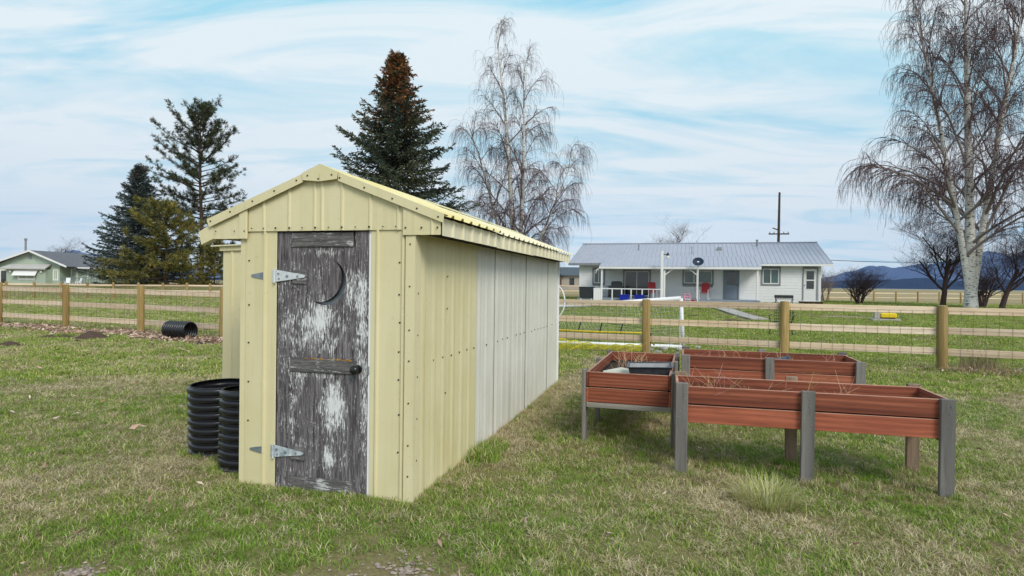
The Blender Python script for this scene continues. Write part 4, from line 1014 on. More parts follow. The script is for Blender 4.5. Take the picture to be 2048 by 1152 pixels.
# pink toy seat and red ball bucket
ps = empty('toy_chair', (0, 0, 0), 0, 'small pink toy chair in front of the porch', 'toy'); put(ps, 7.75, -2.9, .0, .1)
MB().box2((-.18, -.16, .2), (.18, .16, .24), .01).build('seat', m_trim, ps)
for sx in (-1, 1):
    for sy in (-1, 1): MB().box2((sx * .17 - .02, sy * .15 - .02, 0), (sx * .17 + .02, sy * .15 + .02, .2)).build('leg', m_pink, ps)
b = MB(); b.tube([(-.19, .15, .2), (-.17, .18, .58), (.17, .18, .58), (.19, .15, .2)], .03, 6); b.tube([(-.18, .17, .38), (.18, .17, .38)], .022, 6); b.build('backrest', m_pink, ps)
rb = MB(); rb.lathe([(.001, 0), (.10, 0), (.13, .16), (.14, .16), (.14, .175), (.12, .175), (.095, .01), (.001, .01)], (0, 0, 0), 18); rb = rb.build('toy_bucket', m_red, None, True, angle=40); put(rb, 8.12, -2.75, -.0); tag(rb, 'small red bucket beside the pink toy chair', 'bucket')
# black slatted bench against the wall, wooden step at the storm door
bn = empty('metal_bench', (0, 0, 0), 0, 'black metal bench leaning against the white wall', 'bench'); put(bn, 13.8, -1.3, -.02)
MB().box((0, 0, .50), (1.15, .06, .20), Matrix.Rotation(rad(-12), 3, 'X'), .01).build('backrest', m_black, bn)
MB().box((0, -.2, .36), (1.1, .36, .03), None, .01).build('seat', m_black, bn)
for s in (-1, 1):
    f = MB(); f.tube([(s * .5, -.36, 0), (s * .5, -.34, .36), (s * .5, 0, .38), (s * .52, .06, .6)], .02, 6); f.tube([(s * .5, .1, 0), (s * .5, 0, .38)], .02, 6); f.tube([(s * .3, -.34, .0), (s * .5, -.1, .34)], .012, 6); f.build('frame', m_black, bn)
stp = empty('wooden_step', (0, 0, 0), 0, 'dark brown wooden step below the white storm door', 'step'); put(stp, 15.5, -.75, -.03)
for i in range(4): MB().box2((-.72, -.42 + .2 * i, .17), (.72, -.24 + .2 * i, .21), .005).build('plank', m_dwood, stp)
MB().box2((-.66, -.36, -.1), (.66, .34, .17)).build('base', m_dwood, stp)
mb_ = MB()
# ------------------------------------------------------------------ far building behind the shed corner
fb_ = empty('far_house', dep(1137, 577, 112) , rad(-8), 'far-off house with a dark roof seen past the shed corner', 'house')
fb_.location.z = .55
MB().box2((-4.5, 0, -.5), (4.5, 7, 2.7)).build('wall', simple('tan_wall', (.46, .42, .37), (.38, .35, .31), 2, .8), fb_)
r_ = MB(); r_.prism([(-5, -.6, 2.65), (-5, 3.5, 4.3), (-5, 7.6, 2.65)], (0, 0, 0), (10, 0, 0)); r_.build('roof', simple('dark_slate_roof', (.09, .115, .14), (.07, .09, .11), 2, .85), fb_)
r_ = MB(); r_.prism([(-4.2, -1.2, 2.4), (-1.0, -1.2, 2.4), (-2.6, -1.2, 4.0)], (0, 0, 0), (0, 4, 0)); r_.build('porch_gable', m_bblk, fb_)
for x in (-3.9, -1.4): MB().box2((x - .15, -1.1, -.5), (x + .15, -.8, 2.4)).build('porch_post', m_dwood, fb_)
for x in (.6, 2.4, 3.7): MB().box2((x - .45, -.05, .9), (x + .45, .02, 2.2)).build('window', m_glassd, fb_)

# ================================================================== THE GREEN HOUSE ON THE LEFT
GH0 = dep(61, 569, 75); GH = Vector((GH0.x + .7, 75.0, .72)); gh_ = empty('green_house', GH, rad(-3), 'mint green gabled house with grey shingles behind the left fence', 'house')
def mintwall(x0, x1, z0, z1, y, nm='wall', par=gh_):
    return lap_wall(x0, x1, z0, z1, [], .25, y).build(nm, m_mint, par)
mintwall(-5.4, 3.1, -.4, 2.3, 0); MB().box2((-5.38, .02, -.4), (3.08, 9, 2.3)).build('wall_core', m_mint, gh_)
g = MB(); g.prism([(-5.4, 0, 2.3), (3.1, 0, 2.3), (0.0, 0, 4.0), (-.8, 0, 4.0)], (0, .0, 0), (0, .1, 0)); g.build('gable_wall', m_mint, gh_)
for sg, xe in ((-1, -6.0), (1, 4.5)):
    r_ = MB(); r_.prism([(-.35, -.7, 4.22), (xe, -.7, 2.28), (xe, -.7, 2.18), (-.35, -.7, 4.10)], (0, 0, 0), (0, 9.5, 0)); r_.build('roof', m_shing, gh_)
    r_ = MB(); r_.prism([(-.35, -.74, 4.26), (xe, -.74, 2.32), (xe, -.74, 2.10), (-.35, -.74, 4.02)], (0, 0, 0), (0, .035, 0)); r_.build('barge_board', m_trim, gh_)
MB().box2((-1.0, -.06, 3.15), (-.55, -.01, 3.6)).build('gable_vent', m_greyT, gh_)
# right wing with cross roof
mintwall(3.1, 9.6, -.4, 2.2, 1.6); MB().box2((3.1, 1.62, -.4), (9.6, 8, 2.2)).build('wall_core', m_mint, gh_)
r_ = MB(); r_.prism([(3.0, .7, 2.18), (3.0, 4.8, 3.72), (3.0, 8.9, 2.18), (3.0, 8.9, 2.08), (3.0, 4.8, 3.6), (3.0, .7, 2.08)], (0, 0, 0), (7.2, 0, 0)); r_.build('wing_roof', m_shing, gh_)
MB().box2((4.8, .64, 2.02), (10.2, .70, 2.2)).build('wing_fascia', m_trim, gh_)
window(None, [.5], m_trim, m_trim, m_glassd, gh_, 1.6, (5.4, 6.8, .75, 2.0)); window(None, [], m_trim, m_trim, m_glassd, gh_, 1.6, (3.2, 4.1, .1, 2.05), 'entry_door')
window(None, [.5], m_trim, m_trim, m_glass, gh_, .0, (2.2, 2.9, .5, 1.9))
# porch box in front with its flat roof, awning and side windows
mintwall(-2.95, 2.1, -.4, 1.85, -1.0, 'sunroom_wall'); MB().box2((-2.93, -.98, -.4), (2.08, -.03, 1.85)).build('sunroom_core', m_mint, gh_)
r_ = MB(); r_.prism([(-3.4, -1.45, 1.92), (2.4, -1.45, 1.92), (2.0, -.05, 2.45), (-3.2, -.05, 2.45)], (0, 0, -.08), (0, 0, .08)); r_.build('sunroom_roof', simple('pale_flat_roof', (.55, .54, .52), (.45, .44, .43), 2, .8), gh_)
aw = MB(); aw.prism([(-1.85, -1.04, 1.75), (1.15, -1.04, 1.75), (1.15, -1.5, 1.05), (-1.85, -1.5, 1.05)], (0, 0, 0), (0, -.03, .02)); aw.build('awning', m_trim, gh_)
window(None, [.5], m_trim, m_trim, m_glassd, gh_, -1.0, (-1.45, .75, .55, 1.35)); window(None, [], m_trim, m_trim, m_glassd, gh_, -.5, (-4.3, -3.1, -.1, 1.8), 'porch_door')
for x in (-2.35, 1.62): MB().lathe([(.001, -.15), (.1, -.1), (.12, .05), (.05, .12), (.001, .13)], (x, -1.12, 1.55), 10).build('wall_lamp', m_trim, gh_)
ch = MB(); ch.lathe([(.11, 0), (.11, 2.1), (.17, 2.12), (.17, 2.35), (.001, 2.4)], (-2.3, 1.0, 3.4), 12); ch.build('chimney_pipe', m_greyT, gh_)
# deck railing of the wing, pale chairs
dk = empty('deck_railing', (GH.x + 4.0, 73.6, .72), rad(-3), 'teal grey deck railing in front of the green house wing', 'railing')
MB().box2((0, 0, .86), (9.0, .09, .93)).build('top_rail', m_tealr, dk); MB().box2((0, 0, .12), (9.0, .09, .18)).build('bottom_rail', m_tealr, dk)
pk = MB(); pk.box2((-.025, .02, -.35), (.025, .07, .86))
pk = pk.build('baluster', m_tealr, dk); pk.location = (.1, 0, 0)
for i in range(1, 46):
    q = copy_obj(pk, dk); q.location = (.1 + .196 * i, 0, 0)
def yard_chair(label, x, rz):
    e = empty('wooden_chair', (GH.x + x, 72.6, .70), rz, label, 'chair'); e.scale = (.8, .8, .8)
    MB().box((0, 0, .36), (.56, .5, .04), Matrix.Rotation(rad(8), 3, 'X')).build('seat', m_pvc, e)
    b = MB()
    for i in range(5): b.box((-.22 + .11 * i, .3, .72), (.09, .025, .78), Matrix.Rotation(rad(-20), 3, 'X'))
    b.build('backrest', m_pvc, e)
    for s in (-1, 1):
        MB().box((s * .32, -.24, .12), (.05, .08, 1.0)).build('leg', m_pvc, e); MB().box((s * .34, 0, .60), (.12, .7, .03)).build('armrest', m_pvc, e); MB().box((s * .3, .2, .05), (.05, .08, .8)).build('leg', m_pvc, e)
yard_chair('pale wooden garden chair by the green house door, left one', 5.7, rad(25)); yard_chair('pale wooden garden chair by the green house door, right one', 7.0, rad(-30))

# ================================================================== YARD THINGS
# utility pole
up = empty('utility_pole', (26.5, 60, .1), rad(-12), 'bare wooden utility pole with a low crossarm behind the white house', 'utility pole')
MB().tube([(0, 0, -.5), (0, 0, 5), (.03, 0, 10.9)], (.17, .14, .10), 8).build('pole', m_bark_d, up)
MB().box((0, -.14, 6.75), (1.9, .1, .12)).build('crossarm', m_bark_d, up); MB().box((-.35, -.14, 7.25), (.5, .1, .1), Matrix.Rotation(rad(20), 3, 'Y')).build('crossarm', m_bark_d, up)
for x in (-.85, -.45, .45, .85): MB().lathe([(.001, 0), (.05, 0), (.06, .06), (.03, .1), (.05, .14), (.001, .18)], (x, -.14, 6.81), 8).build('insulator', m_greyT, up)
pw = MB(); a0, a1 = H2W(HW + .6, 1.5, 3.0), Vector((62, 62, 6.5)); pts = [a0.lerp(a1, t) - Vector((0, 0, .8 * 4 * t * (1 - t))) for t in np.linspace(0, 1, 14)]; pw.tube(pts, .02, 4)
tag(pw.build('power_line', m_bblk), 'thin power line running off from the white house roof', 'cable')
# septic lid with its yellow cap
yb = on_ground(1770, 642); ub = empty('utility_box', yb, rad(-20), 'grey concrete well cap with a yellow lid on the lawn', 'utility box')
MB().box2((-.52, -.4, -.05), (.5, .4, .10), .02).build('base', m_conc, ub); b = MB(); b.box2((-.2, -.2, .14), (.40, .22, .34), .04); b.build('lid', m_yelp, ub)
MB().box2((-.42, -.15, .10), (-.2, .15, .40), .02).build('riser', m_conc, ub); MB().box2((-.15, -.12, .08), (.35, .14, .15)).build('foot', m_bblk, ub)
# black wire patio chair behind the second post
wc0 = on_ground(1565, 670); wc = empty('wire_chair', wc0, rad(-35), 'black wire-mesh patio chair tipped on the lawn behind the fence', 'chair')
m = MB(); Rt = .30
for k in range(9):
    a = -1.2 + 2.4 * k / 8; m.tube([(Rt * math.sin(a), .12 + Rt * math.cos(a) * .5, .42), (Rt * 1.05 * math.sin(a), .15 + Rt * math.cos(a) * .5, .85)], .006, 4)
for z in (.5, .6, .7, .8, .86): m.tube([(Rt * 1.02 * math.sin(a), .13 + Rt * math.cos(a) * .5, z) for a in np.linspace(-1.25, 1.25, 9)], .006, 4)
m.build('backrest', m_black, wc)
m = MB(); 
for k in range(9): y = -.3 + .5 * k / 8; m.tube([(-.28, y, .42), (.28, y, .42)], .005, 4)
for k in range(9): x = -.28 + .56 * k / 8; m.tube([(x, -.3, .42), (x, .22, .42)], .005, 4)
m.build('seat', m_black, wc)
for s in (-1, 1):
    m = MB(); m.tube([(s * .34, -.5, .03), (s * .34, .36, .03), (s * .34, .40, .08)], .016, 6); m.tube([(s * .33, -.25, .03), (s * .30, -.28, .42), (s * .36, -.26, .62), (s * .36, .2, .64)], .016, 6); m.build('frame', m_black, wc)
m = MB(); m.tube([(-.34, -.48, .03), (.34, -.48, .03)], .014, 6); m.build('crossbar', m_black, wc)
# soccer goal of white pipe with sagging net, just beyond the fence
gp = on_ground(1366, 698); gq = on_ground(1090, 688); goal = empty('soccer_goal', gp, 0, 'white PVC soccer goal with a sagging net behind the fence', 'goal')
dg = Vector((gq.x - gp.x, gq.y - gp.y, 0)); gl_ = dg.length + 1.4; dg.normalize(); bk = Vector((-dg.y, dg.x, 0)); bk = bk if bk.y > 0 else -bk
top_h = 1.26; lean = Vector((-.04, .1, 0))
TR = Vector((0, 0, top_h)) + lean + bk * .02; TL = dg * gl_ + Vector((0, 0, .92)) + bk * .1
BR = bk * 1.15; BL = dg * gl_ + bk * 1.15
MB().tube([(0, 0, .03), TR], .05, 12).build('upright', m_pvc, goal, True); MB().tube([dg * gl_ + Vector((0, 0, .03)), TL], .05, 12).build('upright', m_pvc, goal, True)
MB().tube([TR, (TR + TL) / 2 - Vector((0, 0, .05)), TL], .055, 12).build('crossbar', m_pvc, goal, True)
MB().tube([Vector((0, 0, .05)), dg * gl_ + Vector((0, 0, .05))], .05, 12).build('base_bar', m_pvc, goal, True)
nm = MB(); nu, nv = 44, 16
def netp(i, j):
    u = i / nu; v = j / nv; t_ = TR.lerp(TL, u); b_ = BR.lerp(BL, u) + Vector((0, 0, .03))
    sag = .22 * math.sin(math.pi * v) * (1 + .4 * math.sin(u * 9)); return t_.lerp(b_, v) - Vector((0, 0, sag * .7)) + dg * (.08 * math.sin(7 * v + 12 * u))
for i in range(nu + 1): nm.tube([netp(i, j) for j in range(nv + 1)], .0052, 3, False)
for j in range(nv + 1): nm.tube([netp(i, j) for i in range(nu + 1)], .0052, 3, False)
def netside(i, j):
    u = i / 12; v = j / 12; t_ = Vector((0, 0, .05)).lerp(TR, v); b_ = BR.lerp(TR, v); return t_.lerp(b_, u) + dg * .05 * math.sin(u * 3.1)
for i in range(13): nm.tube([netside(i, j) for j in range(13)], .0052, 3, False)
for j in range(13): nm.tube([netside(i, j) for i in range(13)], .0052, 3, False)
tag(nm.build('net', m_cord, goal, fix=False), kind='stuff')
# yellow rebounder frame with black ties, leaning between goal and fence; yellow net on the ground
rbn = empty('rebounder_net', (gq.x, gq.y, 0), 0, 'yellow tube rebounder frame with black ties behind the fence', 'sports net')
y0_ = dep(1112, 660, 14.6); y1_ = dep(1284, 666, 14.3); L0 = Vector((gq.x, gq.y, 0))
yt = MB(); yt.tube([y0_ - L0 + Vector((-.04, 0, .40)), y0_ - L0 + Vector((-.02, 0, .12)), y0_ - L0, y0_.lerp(y1_, .5) - L0 - Vector((0, 0, .01)), y1_ - L0, y1_ - L0 + Vector((.18, .1, -.06)), y1_ - L0 + Vector((.34, .2, -.3))], .022, 8); yt.build('tube', m_yelp, rbn, True)
for t in (.27, .52, .76):
    p = y0_.lerp(y1_, t) - L0; MB().tube([p + Vector((-.02, 0, -.03)), p + Vector((.06, .08, .24))], .018, 6).build('tie', m_bblk, rbn)
k = MB(); k.tube([y0_ - L0 + Vector((.15, .1, .24)), y0_.lerp(y1_, .5) - L0 + Vector((.05, .1, .22)), y1_ - L0 + Vector((0, .1, .12))], .006, 4); k.build('cord', m_bblk, rbn)
for t in (-.02, 1.1): 
    p = y0_.lerp(y1_, min(t, 1.1)) - L0; MB().tube([p, Vector((p.x, p.y + .1, -.02))], .02, 6).build('leg', m_bblk, rbn)
yn0 = on_ground(1118, 694); yn1 = on_ground(1290, 701); yn = MB(); nu, nv = 60, 9; dd = yn1 - yn0; pd = Vector((-dd.y, dd.x, 0)).normalized(); pd = pd if pd.y < 0 else -pd
def ynp(i, j):
    u = i / nu; v = j / nv; e = .62 + .2 * math.sin(u * 7 + 1); h = (.16 * (1 - u * 1.6 if u < .5 else abs(u - .5) * .7 + .2) + .03) * (1 - v) + .02
    return yn0 - yn0 + dd * u + pd * (v * e) + Vector((0, 0, h + .02 * math.sin(u * 40 + v * 5)))
for i in range(nu + 1): yn.tube([ynp(i, j) for j in range(nv + 1)], .006, 3, False)
for j in range(nv + 1): yn.tube([ynp(i, j) for i in range(nu + 1)], .005 if j else .014, 3, False)
yn = yn.build('practice_net', m_ylnet, None, fix=False); yn.location = yn0; tag(yn, 'bright yellow practice net lying on the grass at the fence', 'net')
pcl = [(1300, 703), (1328, 700), (1360, 702), (1340, 694), (1395, 698), (1316, 708)]
m_stone = simple('pale_fieldstone', (.52, .50, .46), (.36, .34, .32), 8, .9, bmp=.5)
for i, (x, y) in enumerate(pcl):
    rr = random.Random(i); b = MB(); p = on_ground(x, y); prof = [(.001, -.02), (.07, -.02), (.10, .03), (.075, .075), (.03, .09), (.001, .092)]
    b.lathe(prof, (0, 0, 0), 8); b.v = [(v[0] * rr.uniform(.7, 1.3), v[1] * rr.uniform(.7, 1.2), v[2] * rr.uniform(.7, 1.1)) for v in b.v]
    o = b.build('stone', m_stone, None, True); o.location = p; o.rotation_euler = (0, 0, i); tag(o, ('pale stone at the foot of the first fence post behind the beds', 'pale stone just right of the first fence post', 'pale stone lying at the foot of the goal post', 'pale stone farther back between fence post and goal post', 'pale stone lying right of the goal post', 'pale stone half hidden behind the corner of the end-on bed')[i], 'stone', 'stones near the goal')

# ================================================================== TREES
class TubeSet:
    """many thin branches gathered as numpy tubes with a colour per vertex"""
    def __init__(s): s.V = []; s.F = []; s.C = []; s.n = 0
    def tube(s, P, R, col, k=3):
        P = np.asarray(P, float); m = len(P); R = np.asarray(R, float)
        T = np.gradient(P, axis=0); T /= (np.linalg.norm(T, axis=1, keepdims=True) + 1e-9)
        ref = np.array([.31, .17, .94]) if abs(T[0][2]) < .8 else np.array([.94, .31, .17])
        E1 = np.cross(T, ref); E1 /= (np.linalg.norm(E1, axis=1, keepdims=True) + 1e-9); E2 = np.cross(T, E1)
        an = np.arange(k) * 2 * math.pi / k
        ring = P[:, None, :] + R[:, None, None] * (E1[:, None, :] * np.cos(an)[None, :, None] + E2[:, None, :] * np.sin(an)[None, :, None])
        s.V.append(ring.reshape(-1, 3))
        i = np.arange(m - 1)[:, None] * k; j = np.arange(k)[None, :]; j2 = (j + 1) % k
        f = np.stack([i + j, i + j2, i + k + j2, i + k + j], -1).reshape(-1, 4) + s.n
        s.F.append(f); s.C.append(np.tile(np.asarray(col, float), (m * k, 1))); s.n += m * k
    def build(s, name, mat, parent):
        if not s.V: return None
        return fast_mesh(name, np.concatenate(s.V), np.concatenate(s.F), mat, parent, np.concatenate(s.C), 4)
class TriSet:
    """needle sprays: slim diamonds added in numpy batches"""
    def __init__(s): s.V = []; s.C = []
    def add(s, P, D, S, L, W, C):
        mid = P + D * (L * .45)[:, None]; off = S * W[:, None]
        s.V.append(np.stack([P, mid + off, P + D * L[:, None], mid - off], 1)); s.C.append(C)
    def build(s, name, mat, parent):
        V = np.concatenate(s.V).reshape(-1, 3); n = len(V) // 4; F_ = np.arange(4 * n).reshape(-1, 4); C = np.repeat(np.concatenate(s.C), 4, axis=0)
        return fast_mesh(name, V, F_, mat, parent, C, 4)
def nrm(A): return A / (np.linalg.norm(A, axis=-1, keepdims=True) + 1e-9)
def along(P, u):
    f = u * (len(P) - 1); i = np.minimum(f.astype(int), len(P) - 2); return P[i] + (P[i + 1] - P[i]) * (f - i)[:, None], nrm(P[i + 1] - P[i])
def unit(v): return v / (np.linalg.norm(v) + 1e-9)
def rvec(r): return unit(np.array([r.gauss(0, 1), r.gauss(0, 1), r.gauss(0, 1)]))
DOWN = np.array([0, 0, -1.0]); UP = -DOWN
def droop_path(r, p, d, L, n, grav, wob, up=0.0):
    P = [np.array(p, float)]; d = unit(np.array(d, float))
    for i in range(n):
        t = (i + 1) / n; d = unit(d + UP * up * (1 - t) / n * 2 + DOWN * grav * t * 2 / n + rvec(r) * wob); P.append(P[-1] + d * L / n)
    return np.array(P)
def birch(loc, H, label, seed, stems, spread, limb_n=26, twig_scale=1.0, lean_limbs=()):
    """weeping birch: pale stems, limbs that arch out, curtains of hanging twigs"""
    r = random.Random(seed); e = empty('birch_tree', loc, 0, label, 'tree'); st = TubeSet(); lb = TubeSet(); tw = TubeSet()
    def curtain(P, R, n, Lm):
        for _ in range(n):
            t = r.uniform(.15, 1.0) * (len(P) - 1); i = min(int(t), len(P) - 2); q = P[i] + (P[i + 1] - P[i]) * (t - i)
            d = unit(P[i + 1] - P[i]); d2 = unit(d + rvec(r) * .6); L = Lm * r.uniform(.4, 1.25)
            c = r.uniform(.75, 1.25); col = (.105 * c, .062 * c, .070 * c)
            Q = droop_path(r, q, d2, L, 5, 2.6, .07); tw.tube(Q, np.linspace(.010, .0045, 6) * twig_scale, col)
            for _k in range(2):
                j = r.randint(1, 4); Q2 = droop_path(r, Q[j], unit(DOWN + rvec(r) * .5), L * r.uniform(.3, .6), 3, 1.5, .08); tw.tube(Q2, np.linspace(.006, .004, 4) * twig_scale, col)
    for (off, top, rad0, hs) in stems:
        n = 14; P = []
        for i in range(n + 1):
            t = i / n; w = .25 * math.sin(t * 5 + seed + off[0] * 3) * t
            P.append(np.array([off[0] * min(1, .25 + t * 2) + (top[0] - off[0]) * t ** 1.3 + w * .5, off[1] + (top[1] - off[1]) * t + w * .4, -.3 + (H * hs + .3) * t]))
        P = np.array(P); R = rad0 * (1 - np.linspace(0, 1, n + 1)) ** .8 + .018; R[0] *= 1.35
        st.tube(P, R, (1, 1, 1), 10)
        az = r.uniform(0, 6.28)
        for k in range(limb_n):
            t = .17 + .80 * (k + r.random()) / limb_n; i = min(int(t * n), n - 1); q = P[i] + (P[i + 1] - P[i]) * (t * n - i)
            az += 2.4 + r.uniform(-.5, .5); L = spread * (1 - t) ** .62 * r.uniform(.55, 1.12) + .9
            el = rad(r.uniform(28, 58)) + t * .45; d = np.array([math.cos(az) * math.cos(el), math.sin(az) * math.cos(el), math.sin(el)])
            B = droop_path(r, q, d, L, 9, .85, .09, .1); R0 = max(.018, min(R[i] * .55, .012 * L + .012))
            c = (.25, .21, .20) if R0 > .05 else (.15, .105, .105)
            lb.tube(B, np.linspace(R0, .010, 10), c, 5)
            for s in range(int(5 + L * 1.6)):
                u = r.uniform(.18, .98); j = min(int(u * 9), 8); q2 = B[j] + (B[j + 1] - B[j]) * (u * 9 - j); d2 = unit(unit(B[j + 1] - B[j]) + rvec(r) * .75 + UP * .12)
                L2 = (L * .36 * (1 - u * .5) + .35) * r.uniform(.6, 1.2); B2 = droop_path(r, q2, d2, L2, 6, 1.0, .12); lb.tube(B2, np.linspace(max(.010, R0 * .35), .006, 7), (.13, .085, .085), 4)
                curtain(B2, .01, int(3 + L2 * 1.9), .95 * (.6 + .05 * H))
            curtain(B[3:], .01, int(4 + L * 1.0), 1.1)
    st.build('trunk', m_birch, e); lb.build('limbs', m_twig, e); tw.build('crown', m_twig, e); return e
birch((.35, 48, .2), 22.0, 'leafless weeping birch behind the shed roof', 5, [((0, 0), (-1.9, .3), .24, 1.0), ((.25, .2), (.5, -.6), .19, .86), ((-.3, .1), (-4.2, 1.0), .14, .66), ((.3, -.2), (4.6, -.8), .12, .52)], 6.0, 17, .9)
bb = dep(1942, 617, 38)
birch((bb.x, 38, gh(bb.x, 38)), 23.5, 'tall white-trunked weeping birch at the right edge', 9, [((0, 0), (-.6, .4), .30, 1.0), ((-.2, -.1), (-3.6, .8), .19, .86), ((.22, .1), (2.8, -.8), .21, .92)], 7.6, 28, 1.0)

def bare_tree(loc, H, label, seed, trunk_r, spread, stems=1, depth=4, name='bare_tree', cat='tree', col=(.060, .040, .040), fork=.22, upness=.5, kids=(4, 6)):
    r = random.Random(seed); e = empty(name, loc, 0, label, cat); tk = TubeSet(); br = TubeSet()
    def grow(p, d, L, R, lev):
        n = 6 if lev < 2 else 4
        P = [np.array(p)]; dd = unit(d)
        for i in range(n): dd = unit(dd + rvec(r) * (.15 if lev < 2 else .22) + UP * upness * .12); P.append(P[-1] + dd * L / n)
        P = np.array(P); rr = np.linspace(R, R * .5 if lev < depth else .003, n + 1)
        c = r.uniform(.8, 1.2); (tk if lev == 0 else br).tube(P, rr, [x * c for x in col], 8 if lev == 0 else (5 if lev < 3 else 3))
        if lev >= depth: return
        nk = r.randint(*kids) + (2 if lev == 0 else 0)
        for k in range(nk):
            t = r.uniform(fork if lev else .35, 1.0); i = min(int(t * n), n - 1); q = P[i] + (P[i + 1] - P[i]) * (t * n - i)
            az = k * 2.4 + r.uniform(-.6, .6); side = unit(np.array([math.cos(az), math.sin(az), .15]))
            nd_ = unit(dd * .62 + side * (.9 if lev == 0 else .75) * spread); grow(q, nd_, L * r.uniform(.52, .78), max(rr[i] * .52, .0035), lev + 1)
    for s in range(stems):
        a = s * 6.28 / max(stems, 1) + r.uniform(-.4, .4); d = np.array([math.cos(a) * (.35 if stems > 1 else .04), math.sin(a) * (.35 if stems > 1 else .04), 1])
        grow(np.array([math.cos(a) * .06 * (stems > 1), math.sin(a) * .06 * (stems > 1), -.25]), d, H * (.42 if stems == 1 else .45) * r.uniform(.85, 1.1), trunk_r, 0)
    tk.build('trunk', m_twig, e); br.build('crown', m_twig, e); return e
def place(px, Y): return (dep(px, 600, Y).x, Y, gh(dep(px, 600, Y).x, Y))
bare_tree(place(1886, 41), 8.2, 'dark bare fruit tree left of the white birch trunk', 21, .19, 1.0, depth=5, kids=(4, 6))
bare_tree(place(2003, 36.5), 7.6, 'dark bare fruit tree right of the white birch trunk', 22, .17, 1.0, depth=5, kids=(4, 6))
bare_tree(place(1966, 39.5), 4.6, 'many-stemmed bare shrub at the foot of the white birch', 23, .07, .8, stems=6, depth=3, name='bare_shrub', cat='shrub')
bare_tree(place(1720, 42), 3.5, 'round bare shrub on the lawn right of the white house', 24, .06, .9, stems=9, depth=4, name='bare_shrub', cat='shrub', kids=(3, 4))
bare_tree((16.2, 64, .3), 9.9, 'bare round tree top showing above the white house roof', 25, .3, 1.1, depth=5, kids=(3, 5), col=(.085, .06, .06))
bare_tree((-69, 92, .8), 10.0, 'sprawling bare tree behind the green house chimney', 26, .3, 1.3, depth=5, kids=(3, 4), col=(.10, .075, .075))
bare_tree((29.6, 57, .15), 4.6, 'thin pale bare tree just past the right end of the white house', 27, .08, .7, stems=3, depth=3, col=(.20, .15, .13))
bare_tree((-24, 82, .9), 9, 'bare brown tree seen between the pine trunk and the shed', 28, .22, 1.0, depth=4, col=(.13, .09, .08))

def spruce(loc, H, prof, label, seed, colors, tip_col=None, tip_from=.72, step=.30, dens=1.0, skirt=.04):
    """prof: [(height share, branch length)]"""
    r = random.Random(seed); g = np.random.RandomState(seed); e = empty('spruce_tree', loc, 0, label, 'tree'); tk = TubeSet(); br = TubeSet(); nd_ = TriSet()
    zz = np.linspace(-.3, H, 12); tk.tube(np.stack([np.sin(zz) * .04, np.cos(zz * .7) * .04, zz], 1), np.linspace(.018 * H, .02, 12), (1, 1, 1), 10)
    h = H * skirt; az = 0; cols = np.array(colors)
    while h < H * .985:
        t = h / H
        for b in range(r.randint(6, 8)):
            az += 2.39996 + r.uniform(-.35, .35); L = float(np.interp(t, [p[0] for p in prof], [p[1] for p in prof])) * r.uniform(.60, 1.12) + .12
            el = rad(-14 + 52 * t ** 1.6) + r.uniform(-.16, .16); d = np.array([math.cos(az) * math.cos(el), math.sin(az) * math.cos(el), math.sin(el)])
            n = max(3, int(L / .45)); P = [np.array([0, 0, h + r.uniform(-.15, .15)])]; dd = d
            for i in range(n): dd = unit(dd + UP * .10 * (i / n) + rvec(r) * .06); P.append(P[-1] + dd * L / n)
            P = np.array(P); br.tube(P, np.linspace(.012 + .009 * L, .006, n + 1), (.05, .036, .03), 4)
            ns = int((L / .11) * dens) + 6; u = (np.arange(ns) + g.rand(ns)) / ns * .96 + .04; q, fw = along(P, u)
            sd = nrm(np.cross(fw, UP)) * g.choice([-1, 1], ns)[:, None]; l = np.minimum(.85, .2 + .24 * L * (1 - u)) * (.65 + .6 * g.rand(ns))
            d2 = nrm(fw * (.5 + .5 * g.rand(ns))[:, None] + sd * (.2 + .8 * g.rand(ns))[:, None] + UP[None] * (-.75 + .8 * g.rand(ns))[:, None])
            cc = cols[g.randint(len(cols))][None] * (.55 + .9 * g.rand(ns))[:, None]
            if tip_col is not None:
                mk_ = g.rand(ns) < np.clip((t - tip_from) / .24, 0, 1) * .8; cc = np.where(mk_[:, None], np.array(tip_col)[None] * (.5 + .9 * g.rand(ns))[:, None], cc)
            m = 6; qq = (q[:, None] + d2[:, None] * (l[:, None] * np.arange(m)[None] / m)[..., None]).reshape(-1, 3); N_ = len(qq)
            d3 = nrm(np.repeat(d2, m, 0) + g.normal(0, .34, (N_, 3)) + UP * .05); S_ = nrm(np.cross(d3, g.normal(0, 1, (N_, 3))))
            nd_.add(qq, d3, S_, .15 + .17 * g.rand(N_), .024 + .026 * g.rand(N_), np.repeat(cc, m, 0) * (.8 + .4 * g.rand(N_))[:, None])
        h += step * (1.15 - .55 * t) * r.uniform(.85, 1.15)
    k = 90; nd_.add(np.stack([np.zeros(k), np.zeros(k), H - g.rand(k) * .9], 1), nrm(np.stack([g.normal(0, .5, k), g.normal(0, .5, k), np.full(k, .9)], 1)), nrm(g.normal(0, 1, (k, 3))), .15 + .15 * g.rand(k), np.full(k, .03), np.tile(np.array(tip_col if tip_col is not None else colors[0]), (k, 1)) * (.6 + .6 * g.rand(k))[:, None])
    tk.build('trunk', m_bark_d, e); br.build('branches', m_twig, e); nd_.build('crown', m_needle, e); return e
SPC = [(.062, .082, .055), (.080, .098, .062), (.050, .068, .050), (.095, .100, .052)]
sp1 = spruce((-8.2, 42, .1), 17.4, [(0, 5.6), (.2, 5.6), (.33, 5.3), (.52, 4.3), (.667, 3.1), (.8, 1.75), (.88, 1.15), (.95, .6), (1, .15)], 'large dark spruce with a rusty brown top behind the shed', 31, SPC, (.24, .105, .040), .64, .30)
